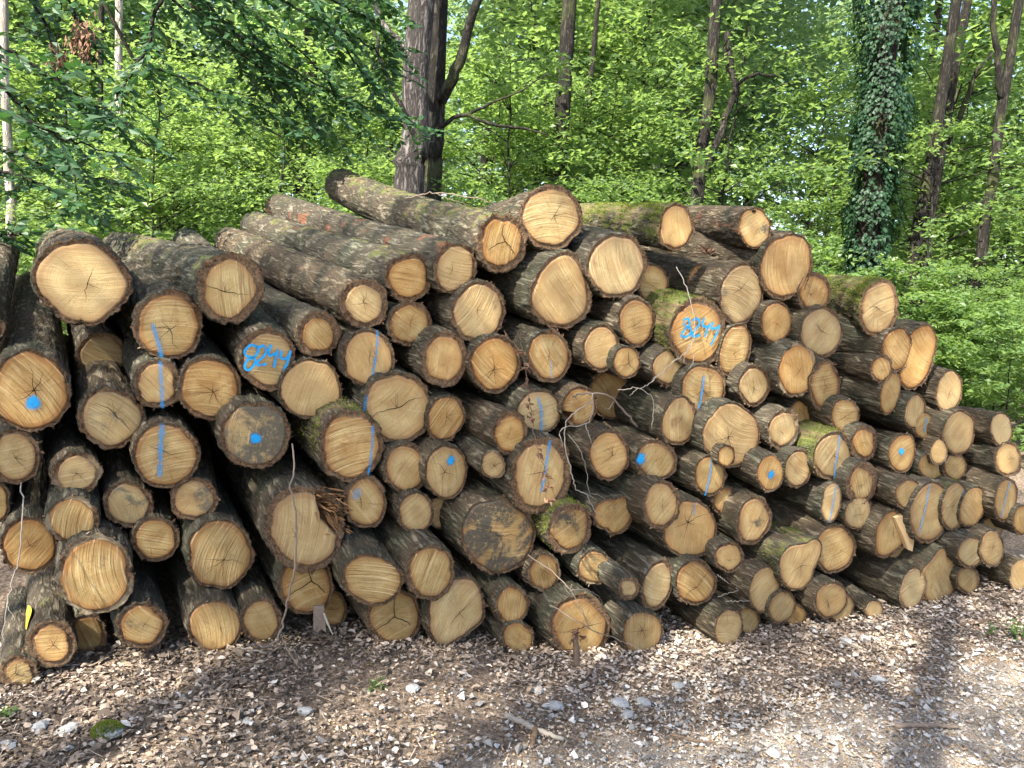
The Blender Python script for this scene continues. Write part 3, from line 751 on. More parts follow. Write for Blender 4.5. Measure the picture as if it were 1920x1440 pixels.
 (1750,874,58,54,0,.06,dict(bk=.05,tone=.65,cr='none',heart=.3),"shaded log under the short thin sunlit sticking out log"),
 (1791,876,44,54,10,.09,dict(bk=.07,tone=.62,cr='none',brown=.3),"small shaded log right of and below the short thin sticking out log"),
 (1734,799,40,54,8,.06,dict(bk=.05,tone=.75,cr='none',stripe=[(1736,782),(1733,798),(1730,812)],sw=7,op=.8),"small log with short blue stripe high on the right slope"),
 (1799,811,62,86,10,-.02,dict(bk=.05,tone=.7,pale=.25,stain=.25,cr='none'),"large greenish grey log second from the right end of the upper slope"),
 (1878,806,44,64,0,-.02,dict(vp=(900,640),bk=.06,tone=.85,pale=.4,cr='none'),"pale ended log with long dark body at the far right of the slope"),
 (1891,861,52,68,0,-.02,dict(vp=(900,720),bk=.1,tone=.8,brown=.4,heart=.4,cr='line'),"brownish log just below the pale ended far right log"),
 (1780,735,50,82,10,-.02,dict(vp=(900,560),bk=.06,tone=.85,pale=.35,saw=.4,cr='line'),"log with long dark ribbed body on right slope, right of the tallest oval"),
 (1722,668,66,130,18,.02,dict(vp=(900,480),bk=.06,tone=.88,saw=.4,cr='none',moss=.3,sap=.6),"tallest narrow oval log on the right slope"),
 (1682,655,58,86,6,-.04,dict(bk=.06,tone=.85,saw=.6,brown=.3,cr='none'),"log with level saw strokes overlapping the tallest narrow oval log"),
 (1653,692,44,54,8,-.07,dict(vp=(700,530),bk=.12,tone=.92,cr='line'),"small thick barked log with long sunlit ribbed body on the right slope"),
 (1670,738,40,82,12,.0,dict(bk=.05,tone=.82,cr='none',brown=.3,palebark=.3),"narrow slanted log under the small one with long sunlit ribbed body"),
 (1716,772,40,70,13,-.02,dict(bk=.06,tone=.82,cr='none',pale=.2),"slanted oval log below the tallest narrow oval log"),
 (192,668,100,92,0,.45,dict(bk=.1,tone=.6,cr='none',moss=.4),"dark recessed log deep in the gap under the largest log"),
 (-42,612,104,104,0,.0,dict(vp=(60,250),bk=.1,tone=.9,cr='none'),"log body just showing at left edge above the big dotted log"),
]

NUMS = {
 'L': (400,560,[[(330,360),(280,345),(235,390),(250,430),(300,442),(312,480),(270,530),(235,515),(250,462),(310,430),(335,385),(325,355)],
   [(335,365),(375,350),(397,385),(375,430),(325,478),(345,497),(400,485)],
   [(430,340),(413,400),(425,425),(475,400)],[(485,365),(470,420),(450,515)],
   [(512,385),(500,432),(530,450),(567,420)],[(577,385),(560,450),(520,550)]]),
 'R': (1160,360,[[(520,945),(485,960),(490,1000),(530,1020),(532,1060),(490,1087),(465,1070),(490,1030),(525,1000),(520,945)],
   [(545,960),(585,950),(600,985),(562,1040),(545,1077),(590,1077),(604,1062)],
   [(635,940),(624,1000),(670,1012)],[(680,985),(652,1040),(640,1087)],
   [(700,970),(690,1022),(742,1012)],[(752,990),(722,1070),(680,1147)]]),
}

def strip(bag, P, W, z=0.0, a=1.0, soft=0.35):
    """flat brush stroke through 2D points, opaque core and thin feathered edge"""
    P = np.asarray(P, float)
    T = np.gradient(P, axis=0)
    T /= np.linalg.norm(T, axis=1)[:, None] + 1e-9
    N = np.stack([-T[:, 1], T[:, 0]], 1)
    W = np.broadcast_to(W, len(P))[:, None]
    cols = []
    for k in (-0.5, -0.5 + soft / 2, 0.5 - soft / 2, 0.5):
        q = P + N * W * k
        cols.append(np.concatenate([q, np.full((len(P), 1), z)], 1))
    V = np.stack(cols, 1).reshape(-1, 3)
    al = np.tile([0.05, a, a, 0.05], len(P))
    al[:4] *= 0.5; al[-4:] *= 0.5
    i = np.arange(len(P) - 1)[:, None] * 4 + np.arange(3)[None, :]
    Q = np.stack([i, i + 1, i + 5, i + 4], -1).reshape(-1, 4)
    bag.add(V, None, Q, al)

LOGGEO = []
def build_log(idx, spec):
    cx, cy, w, h, rot, off, o, label = spec
    off = off * 0.5 if off < .13 else off
    rg = np.random.default_rng(1000 + idx)
    # --- centre on the pile front (slightly battered), pushed back by off
    d = ray(cx, cy)
    # plane: behind(x,y) = off + 0.05*z
    den = d[0] * PN[0] + d[1] * PN[1] - 0.05 * d[2]
    num = off + 0.05 * CAM[2] - ((CAM[0] - PA[0]) * PN[0] + (CAM[1] - PA[1]) * PN[1])
    C = CAM + d * (num / den)
    # no log sinks below the ground: slide it along its line of sight until it rests there
    dbm = ray(cx, cy + h * .5)
    for _ in range(12):
        q0 = CAM + dbm * (C[1] - CAM[1]) / dbm[1]
        if q0[2] >= float(ground_z(q0[0], q0[1])) - 0.015: break
        C = CAM + (C - CAM) * 0.995
    if 'back' in o:
        bu, bv, L = o['back']
        db = unit(ray(bu, bv))
        # point on the back ray at distance L from C (far solution)
        e = CAM - C
        b = np.dot(db, e); c = np.dot(e, e) - L * L
        disc = b * b - c
        if disc < 0:
            tt = -b
        else:
            tt = -b + math.sqrt(disc)
        ax = unit(CAM + db * tt - C)
    else:
        vp = o.get('vp', (95 + rg.normal(0, 18), 300 + rg.normal(0, 14)))
        if 'vp' in o:
            # soften the hand-picked direction towards the common one so bodies do not cross
            vp = (vp[0] * 0.6 + 95 * 0.4, vp[1] * 0.6 + 300 * 0.4)
        ax = unit(ray(*vp))
        L = o.get('L', float(rg.uniform(2.3, 2.75)))
    nrm = -ax
    Xl = unit(np.cross(np.array([0, 0, 1.0]), nrm))
    Yl = np.cross(nrm, Xl)
    def to_local(u, v):
        dd = ray(u, v)
        t = np.dot(C - CAM, nrm) / np.dot(dd, nrm)
        q = CAM + dd * t - C
        return np.array([np.dot(q, Xl), np.dot(q, Yl)])
    hi = 'hi' in o or max(w, h) > 115
    NA = 96 if hi else 64
    th = np.linspace(0, 2 * math.pi, NA, endpoint=False)
    if 'poly' in o:
        pl = np.array([to_local(*p) for p in o['poly']])
        pl = pl - 0
        an = np.unwrap(np.arctan2(pl[:, 1], pl[:, 0]))
        ra = np.linalg.norm(pl, axis=1)
        order = np.argsort(np.mod(an, 2 * math.pi))
        aa = np.mod(an, 2 * math.pi)[order]; rr_ = ra[order]
        aa3 = np.concatenate([aa - 2 * math.pi, aa, aa + 2 * math.pi]); rr3 = np.tile(rr_, 3)
        Rc = np.interp(th, aa3, rr3)
        k = np.array([1, 2, 3, 2, 1.0]); k /= k.sum()
        if NA == 64: k = np.array([1, 2, 1.0]) / 4
        Rc = np.convolve(np.concatenate([Rc[-4:], Rc, Rc[:4]]), k, 'same')[4:-4]
    else:
        ct, s_t = math.cos(R(rot)), math.sin(R(rot))
        pts = []
        for a in np.linspace(0, 2 * math.pi, 48, endpoint=False):
            ex, ey = 0.5 * w * math.cos(a), 0.5 * h * math.sin(a)
            pts.append(to_local(cx + ex * ct - ey * s_t, cy + ex * s_t + ey * ct))
        pl = np.array(pts)
        an = np.mod(np.arctan2(pl[:, 1], pl[:, 0]), 2 * math.pi); ra = np.linalg.norm(pl, axis=1)
        order = np.argsort(an)
        aa3 = np.concatenate([an[order] - 2 * math.pi, an[order], an[order] + 2 * math.pi])
        Rc = np.interp(th, aa3, np.tile(ra[order], 3))
        # natural irregularity of the outline
        P = np.stack([np.cos(th) * 1.3 + idx * 7.1, np.sin(th) * 1.3, 0 * th], -1)
        Rc = Rc * (1 + 0.055 * noise3(P, 11) + 0.03 * noise3(P * 2.4, 12))
    Rm = float(Rc.mean())
    bk = o.get('bk', 0.08)
    # body and face
    root = empty('log', C + Yl * (-Rm))
    root.rotation_euler = Matrix((Xl, Yl, nrm)).transposed().to_euler()
    tag(root, label, 'log', 'logs stacked in the pile')
    bpy_off = np.array([0, Rm, 0])
    # s positions
    n1 = 26 if not hi else 40
    sv = np.concatenate([[0, 0.006, 0.02], 0.02 + np.cumsum(np.linspace(0.018, 1, n1)) / np.cumsum(np.linspace(0.018, 1, n1))[-1] * (L - 0.02)])
    bend = rg.normal(0, 0.02, 2) * (1.6 if 'back' in o else 1.0)
    taper = rg.uniform(0.0, 0.035)
    P0 = np.stack([np.cos(th), np.sin(th)], 1)
    S, TH = np.meshgrid(sv, th, indexing='ij')
    blend = np.clip(S / 0.5, 0, 1) * 0.6
    RR = Rc[None, :] * (1 - blend) + Rm * blend
    RR = RR * (1 - taper * S)
    Q3 = np.stack([np.cos(TH) * Rm, np.sin(TH) * Rm, S], -1)
    q = Q3 + idx * 3.7
    RR = RR * (1 + 0.05 * noise3(q * np.array([6, 6, 1.6]), 21) * np.clip(S / 0.2, 0, 1))
    fur = 1 - np.abs(noise3(q * np.array([34, 34, 9]), 22)) * 1.0
    amp = 0.013 * min(1.0, bk / 0.09 + .3) * (Rm / 0.13) ** 0.6
    RR = RR + amp * (fur - 0.75) + 0.45 * amp * noise3(q * np.array([80, 80, 22]), 23)
    RR[0] -= 0.003
    RR[0] += 0.35 * amp * noise3(q[0] * 60, 24)
    off2 = np.stack([bend[0] * np.sin(S / L * 3.14), bend[1] * np.sin(S / L * 3.14)], -1)
    Vb = np.stack([np.cos(TH) * RR + off2[..., 0], np.sin(TH) * RR + off2[..., 1], -S], -1).reshape(-1, 3)
    ns = len(sv)
    i = np.arange(ns - 1)[:, None] * NA; j = np.arange(NA)[None, :]; k = (j + 1) % NA
    Qb = np.stack([i + j, i + NA + j, i + NA + k, i + k], -1).reshape(-1, 4)
    # bark annulus on the cut
    Rin = Rc - 0.003 - bk * Rm * 1.55 * (1 + 0.30 * noise3(np.stack([np.cos(th) * 1.6 + idx, np.sin(th) * 1.6, 0 * th], -1), 31) + 0.10 * noise3(np.stack([np.cos(th) * 7 + idx, np.sin(th) * 7, 0 * th], -1), 32))
    Rin = np.minimum(Rin, RR[0] - 0.004)
    zin = np.full(NA, -0.006)
    notch = np.zeros(NA)
    if 'hollow' in o:
        dd = np.abs((th - R(28) + math.pi) % (2 * math.pi) - math.pi)
        notch = np.clip(1 - dd / R(46), 0, 1) ** 0.5
        Rin = Rin * (1 - 0.42 * notch)
        zin = zin - 0.10 * notch
    if 'hole' in o:
        dd = np.abs((th - R(222) + math.pi) % (2 * math.pi) - math.pi)
        notch = np.clip(1 - dd / R(30), 0, 1) ** 0.6
        Rin = Rin * (1 - 0.5 * notch)
        zin = zin - 0.12 * notch
    Rmid = 0.5 * (RR[0] + Rin)
    r1 = np.stack([np.cos(th) * Rmid, np.sin(th) * Rmid, -0.004 + 0.004 * noise3(q[0] * 90, 33) + zin * 0.7], 1)
    r2 = np.stack([np.cos(th) * Rin, np.sin(th) * Rin, zin], 1)
    nb0 = len(Vb)
    Vb = np.concatenate([Vb, r1, r2])
    jj = np.arange(NA); kk = (jj + 1) % NA
    Qa = np.concatenate([np.stack([jj, kk, nb0 + kk, nb0 + jj], 1), np.stack([nb0 + jj, nb0 + kk, nb0 + NA + kk, nb0 + NA + jj], 1)])
    # back end
    bc = len(Vb)
    Vb = np.concatenate([Vb, [[off2[-1, 0, 0], off2[-1, 0, 1], -L]]])
    Tb = np.stack([np.full(NA, bc), (ns - 1) * NA + kk, (ns - 1) * NA + jj], 1)
    mi = np.concatenate([np.zeros(len(Tb)), np.zeros(len(Qb)), np.ones(len(Qa))])
    # ragged bark fibres round the saw cut
    fbn = int(70 + 520 * Rm * (1 + o.get('palebark', 0)))
    fa = rg.uniform(0, 2 * math.pi, fbn)
    fr0 = np.interp(fa, np.append(th, 2 * math.pi), np.append(RR[0], RR[0][0]))
    fP = np.stack([np.cos(fa) * (fr0 - .003), np.sin(fa) * (fr0 - .003), rg.uniform(-.02, .001, fbn)], 1)
    fD = np.stack([np.cos(fa), np.sin(fa), 0 * fa], 1) * .9 + rg.normal(0, .6, (fbn, 3))
    fb = Bag()
    fL = np.exp(rg.normal(math.log(.008), .45, fbn)).clip(.004, .026)
    leaves(fb, fP, fD, rg.normal(0, 1, (fbn, 3)), fL, fL * rg.uniform(.2, .6, fbn), 0.0)
    fV = np.concatenate(fb.V); fT = np.concatenate(fb.T) + len(Vb)
    Vb = np.concatenate([Vb, fV])
    Tb = np.concatenate([Tb, fT])
    mi = np.concatenate([np.zeros(NA), np.ones(len(fT)), np.zeros(len(Qb)), np.ones(len(Qa))])
    Vb = Vb + bpy_off
    me = mesh_np('bark', Vb, [Tb, np.concatenate([Qb, Qa])], [M['bark'], M['bark_end']], True, None, mi)
    bo = link('bark', me, root)
    bo['moss'] = float(o.get('moss', 0.24)); bo['red'] = float(o.get('red', rg.uniform(0, .3))); bo['palebark'] = float(o.get('palebark', 0.0))
    # --- cut face
    fr = np.array([1.0, 0.985, 0.93, 0.85, 0.76, 0.66, 0.55, 0.43, 0.31, 0.18, 0.08])
    RF = Rin[None, :] * fr[:, None]
    RF[0] += 0.0015
    TF = np.broadcast_to(th, RF.shape)
    X, Y = np.cos(TF) * RF, np.sin(TF) * RF
    tilt = rg.normal(0, 0.02, 2)
    Z = 0.0012 * noise3(np.stack([X * 18, Y * 18, 0 * X + idx], -1), 41) * (fr[:, None] < 0.99)
    Z[0] = np.where(notch > 0, zin - 0.01, -0.011)
    Z[1] = np.where(notch > 0, Z[1] - 0.02 * notch, Z[1] - 0.0008)
    Vf = np.stack([X, Y, Z], -1).reshape(-1, 3)
    nf = len(fr)
    Vf = np.concatenate([Vf, [[0, 0, 0]]])
    rrA = np.concatenate([np.repeat(fr, NA), [0.0]])
    pith = rg.normal(0, 0.12, 2) * Rm
    # rr measured towards an off-centre pith
    shift = (1 - rrA)
    Pf = Vf.copy()
    rad = np.linalg.norm(Vf[:, :2] - pith * shift[:, None], axis=1)
    an = np.arctan2(Vf[:, 1] - pith[1] * 0.8, Vf[:, 0] - pith[0] * 0.8)
    rays_ = np.stack([np.cos(an) * 9, np.sin(an) * 9, rrA * 0.8 + idx], 1)
    sa = o.get('sawang', rg.uniform(-1.0, 1.0) + (math.pi / 2 if rg.random() < .5 else 0))
    u_ = Vf[:, 0] * math.cos(sa) + Vf[:, 1] * math.sin(sa)
    v_ = -Vf[:, 0] * math.sin(sa) + Vf[:, 1] * math.cos(sa)
    curv = v_ * v_ * rg.uniform(-2, 2)
    sawc = np.stack([(u_ + curv) * 130, v_ * 4.5, np.full(len(u_), idx * 1.7)], 1)
    i = np.arange(nf - 1)[:, None] * NA
    Qf = np.stack([i + j, i + k, i + NA + k, i + NA + j], -1).reshape(-1, 4)
    Tf = np.stack([np.full(NA, nf * NA), (nf - 1) * NA + jj, (nf - 1) * NA + kk], 1)
    # the pale wood colour also depends on the true radius (scale the ring count with the log's size)
    me = mesh_np('cut_face', Vf + bpy_off, [Tf, Qf], [M['face']], True, {'rr': rrA * (0.5 + Rm / 0.22), 'rays': rays_, 'sawco': sawc})
    # keep rr in 0..1 for the sapwood band
    me.attributes['rr'].data.foreach_set('value', rrA.astype(np.float32))
    fo = link('cut_face', me, root)
    for kname, dv in (('tone', 0.95), ('heart', rg.uniform(.1, .65)), ('sap', rg.uniform(.3, .85)), ('saw', rg.uniform(.25, .65)), ('brown', rg.uniform(0, .5)), ('stain', max(0, rg.uniform(-.25, .45))), ('pale', max(0, rg.uniform(-.3, .4)))):
        fo[kname] = float(o.get(kname, dv))
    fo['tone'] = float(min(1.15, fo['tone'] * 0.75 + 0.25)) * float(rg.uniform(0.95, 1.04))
    # --- cracks: flat dark strips, the shade of the recess put in as colour
    cr = o.get('cr', 'star')
    Rr = float(Rin.mean())
    def crack(p, q_, w0, w1, seed):
        n = 9
        t = np.linspace(0, 1, n)[:, None]
        pts = np.asarray(p)[None] * (1 - t) + np.asarray(q_)[None] * t
        rgc = np.random.default_rng(seed)
        dv = np.asarray(q_) - np.asarray(p)
        nn = np.array([-dv[1], dv[0]]) / (np.linalg.norm(dv) + 1e-9)
        wob = np.cumsum(rgc.normal(0, 0.035 * np.linalg.norm(dv), n)) * np.sin(np.linspace(0, math.pi, n))
        pts = pts + nn[None] * wob[:, None]
        strip(cb, pts, np.linspace(w0, w1, n), 0.0042, 1.0, 0.1)
    cb = Bag()
    px = np.array([pith[0], pith[1]]) * 0.8
    ph = rg.uniform(0, 6.28)
    cw = max(0.0012, Rm * 0.016)
    if cr == 'star':
        for q_i in range(int(rg.integers(4, 7))):
            a = ph + q_i * 2 * math.pi / 5.5 + rg.normal(0, .25)
            ln = Rr * rg.uniform(0.2, 0.85)
            crack(px, px + ln * np.array([math.cos(a), math.sin(a)]), cw * 1.1, cw * 0.25, idx * 31 + q_i)
    elif cr == 'line':
        a = ph
        for sgn in (1, -1):
            crack(px, px + sgn * Rr * rg.uniform(.3, .6) * np.array([math.cos(a + .15 * sgn), math.sin(a + .15 * sgn)]), cw * 1.1, cw * .2, idx * 31 + sgn + 1)
        a += 1.4
        crack(px, px + Rr * .35 * np.array([math.cos(a), math.sin(a)]), cw * .7, cw * .2, idx * 31 + 5)
    elif cr == 'long':
        a = rg.uniform(-.9, .9)
        for sgn in (1, -1):
            crack(px, px * .4 + sgn * Rr * .86 * np.array([math.cos(a), math.sin(a)]), cw * 1.5, cw * .4, idx * 31 + sgn + 1)
        for q_i in range(3):
            b = a + rg.uniform(.5, 2.6)
            crack(px, px + Rr * rg.uniform(.25, .5) * np.array([math.cos(b), math.sin(b)]), cw * .6, cw * .2, idx * 31 + 7 + q_i)
    elif cr == 'Y':
        for a in (R(95), R(210), R(-35)):
            crack(px, px * .3 + Rr * .8 * np.array([math.cos(a), math.sin(a)]), cw * 1.9, cw * 1.2, idx * 31 + int(a * 9))
    if cb.n:
        link('crack', (lambda m_: (m_.transform(Matrix.Translation((0, Rm, 0))), m_)[1])(cb.mesh('crack', [M['crack']])), fo)
    # --- paint
    pb = Bag()
    npx = Rm * 2 / max(h, 1)           # metres per photo pixel on this face
    def lp(pp):
        return np.array([to_local(*p_) for p_ in pp])
    if 'stripe' in o:
        pth = smooth_path(np.concatenate([lp(o['stripe']), np.zeros((len(o['stripe']), 1))], 1), 14)[:, :2]
        ww = o.get('sw', 9) * npx * (1 + 0.18 * np.sin(np.arange(14) * 1.9 + idx)) * 1.0
        strip(pb, pth, ww * 1.1, 0.0062, 0.66, 0.85)
    if 'num' in o:
        ox, oy, strokes = NUMS[o['num']]
        for q_i, stk in enumerate(strokes):
            pp = lp([(ox + a_ / 4.0, oy + b_ / 4.0) for a_, b_ in stk])
            pth = smooth_path(np.concatenate([pp, np.zeros((len(pp), 1))], 1), 8 * len(pp))[:, :2]
            strip(pb, pth, (7.2 if o['num'] == 'L' else 6.2) * npx, 0.0062 + 0.0004 * q_i, 0.85, 0.6)
    if 'dot' in o:
        dx, dy, dr = o['dot']
        c0 = to_local(dx, dy)
        n = 20
        tt = np.linspace(0, 2 * math.pi, n, endpoint=False)
        rads = dr * 0.8 * npx * (1 + 0.22 * noise3(np.stack([np.cos(tt) * 2 + idx, np.sin(tt) * 2, 0 * tt], -1), 51))
        V = [[c0[0], c0[1], 0.0062]]; al = [1.0]
        for fr_, a_ in ((0.55, .95), (1.0, .5), (1.7, .05)):
            for t_, r_ in zip(tt, rads):
                V.append([c0[0] + math.cos(t_) * r_ * fr_, c0[1] + math.sin(t_) * r_ * fr_ * 1.1, 0.0062]); al.append(a_)
        jn = np.arange(n); kn = (jn + 1) % n
        T = np.stack([np.zeros(n, int), 1 + jn, 1 + kn], 1)
        Qd = np.concatenate([np.stack([1 + jn, 1 + n + jn, 1 + n + kn, 1 + kn], 1), np.stack([1 + n + jn, 1 + 2 * n + jn, 1 + 2 * n + kn, 1 + n + kn], 1)])
        pb.add(V, T, Qd, al)
    if pb.n:
        me = pb.mesh('paint_mark', [M['paint']])
        me.transform(Matrix.Translation((0, Rm, 0)))
        po = link('paint_mark', me, fo)
        po['opaque'] = float(o.get('op', 0.95)) * (0.72 if 'stripe' in o else 1.0)
    if 'knot' in o:
        kx, ky, kr = o['knot']
        c0 = to_local(kx, ky)
        kb = Bag(); n = 12
        tt = np.linspace(0, 2 * math.pi, n, endpoint=False)
        V = [[c0[0], c0[1], 0.004]] + [[c0[0] + math.cos(t_) * kr * npx, c0[1] + math.sin(t_) * kr * npx * .7, 0.0045] for t_ in tt]
        kb.add(V, [(0, 1 + q_, 1 + (q_ + 1) % n) for q_ in range(n)])
        me = kb.mesh('knot_hole', [M['crack']]); me.transform(Matrix.Translation((0, Rm, 0)))  # flat dark disc, the depth of the hole shaded by colour only
        link('knot_hole', me, fo)
    if 'hollow' in o or 'flap' in o:
        sb = Bag()
        rgs = np.random.default_rng(5)
        if 'hollow' in o:
            for q_ in range(150):
                a = R(28) + rgs.normal(0, R(22)); r_ = Rm * rgs.uniform(.50, .97)
                p = np.array([math.cos(a) * r_, math.sin(a) * r_, rgs.uniform(-.10, -.05)])
                ln = rgs.uniform(.03, .12)
                dv = unit(np.array([rgs.normal(.25, .25), rgs.normal(-.05, .3), 1.0]))
                wd = rgs.uniform(.002, .008)
                pts = np.array([p, p + dv * ln * .6, p + dv * ln])
                tube(sb, pts, [wd, wd * .8, wd * .15], 4, float(np.clip(rgs.normal(.33, .22), 0, 1)), cap=False)
        else:
            base = [to_local(*p_) for p_ in [(1672,968),(1690,962),(1703,985),(1707,1010),(1703,1030),(1694,1026),(1684,1000)]]
            n = len(base)
            V = [[b_[0], b_[1], .004] for b_ in base] + [[b_[0] + .01, b_[1] - .006, .014 + .012 * (q_ / n)] for q_, b_ in enumerate(base)]
            Qs = [(q_, (q_ + 1) % n, n + (q_ + 1) % n, n + q_) for q_ in range(n)]
            cc = np.mean(V[n:], axis=0)
            V.append(list(cc))
            T = [(2 * n, n + q_, n + (q_ + 1) % n) for q_ in range(n)]
            sb.add(V, T, Qs, 0.95)
        me = sb.mesh('splinter', [M['splinter']]); me.transform(Matrix.Translation((0, Rm, 0)))
        link('splinter', me, root)
    if 'yellow' in o:
        # a smear of yellow paint that follows the bark, left side
        yb = Bag()
        na, nsx = 7, 9
        a0, a1 = R(128), R(160)
        aa = np.linspace(a0, a1, na); ss = np.linspace(0.05, 0.30, nsx)
        SS, AA = np.meshgrid(ss, aa, indexing='ij')
        wdt = np.sin(np.linspace(0.15, math.pi - .1, nsx))[:, None]
        AA = (a0 + a1) / 2 + (AA - (a0 + a1) / 2) * wdt
        ri = np.interp(np.mod(AA, 2 * math.pi).ravel(), np.append(th, 2 * math.pi), np.append(RR[6], RR[6][0])).reshape(AA.shape) + 0.007
        V = np.stack([np.cos(AA) * ri, np.sin(AA) * ri, -SS], -1).reshape(-1, 3)
        i2 = np.arange(nsx - 1)[:, None] * na + np.arange(na - 1)[None, :]
        yb.add(V, None, np.stack([i2, i2 + 1, i2 + na + 1, i2 + na], -1).reshape(-1, 4))
        me = yb.mesh('paint_mark', [M['yellow']], True); me.transform(Matrix.Translation((0, Rm, 0)))
        link('paint_mark', me, bo)
    # --- moss tufts as real blades
    mg = o.get('mossgeo', 0.0)
    if mg:
        mb = Bag()
        n = int(5200 * mg)
        up = np.array([np.dot([0, 0, 1], Xl), np.dot([0, 0, 1], Yl), np.dot([0, 0, 1], nrm)])
        aa = R(115) + rg.normal(0, R(48), n)
        ss = rg.uniform(0, 1, n) ** 1.3 * min(1.2, L) * 0.9 + 0.008
        ok = noise3(np.stack([np.cos(aa) * 3, np.sin(aa) * 3, ss * 6], -1) + idx, 61) > -0.15
        aa, ss = aa[ok], ss[ok]
        n = len(aa)
        si = np.searchsorted(sv, ss).clip(1, ns - 1)
        f_ = (ss - sv[si - 1]) / (sv[si] - sv[si - 1])
        ai = np.mod(aa, 2 * math.pi) / (2 * math.pi) * NA
        a0 = ai.astype(int) % NA
        rad = RR[si - 1, a0] * (1 - f_) + RR[si, a0] * f_
        oo = off2[si, 0]
        P = np.stack([np.cos(aa) * rad + oo[:, 0], np.sin(aa) * rad + oo[:, 1], -ss], 1)
        D = np.stack([np.cos(aa), np.sin(aa), 0 * aa], 1) + rg.normal(0, .55, (n, 3))
        Sd = rg.normal(0, 1, (n, 3))
        leaves(mb, P - D * 0.003, D, Sd, rg.uniform(.007, .017, n), rg.uniform(.003, .007, n), np.clip(rg.normal(.5, .28, n), 0, 1))
        me = mb.mesh('moss', [M['moss']]); me.transform(Matrix.Translation((0, Rm, 0)))
        mo = link('moss', me, bo); mo['kind'] = 'stuff'
    LOGGEO.append((C, ax, Rm, L))

for _i, _s in enumerate(LOGS):
    build_log(_i, _s)
# ------------------------------------------------------------------ leaf litter, gravel, chips
def scatter_xy(n, rg, smin, smax, amin=-1.2, amax=7.0):
    s = rg.uniform(smin, smax, n); a = rg.uniform(amin, amax, n)
    x = PA[0] + PT[0] * a + PN[0] * s
    y = PA[1] + PT[1] * a + PN[1] * s
    return x, y, s, a
def roadness(x, y, s):
    return np.clip((-s - 0.2) / 0.8, 0, 1) * np.clip((x + 0.9) / 1.9, 0, 1)

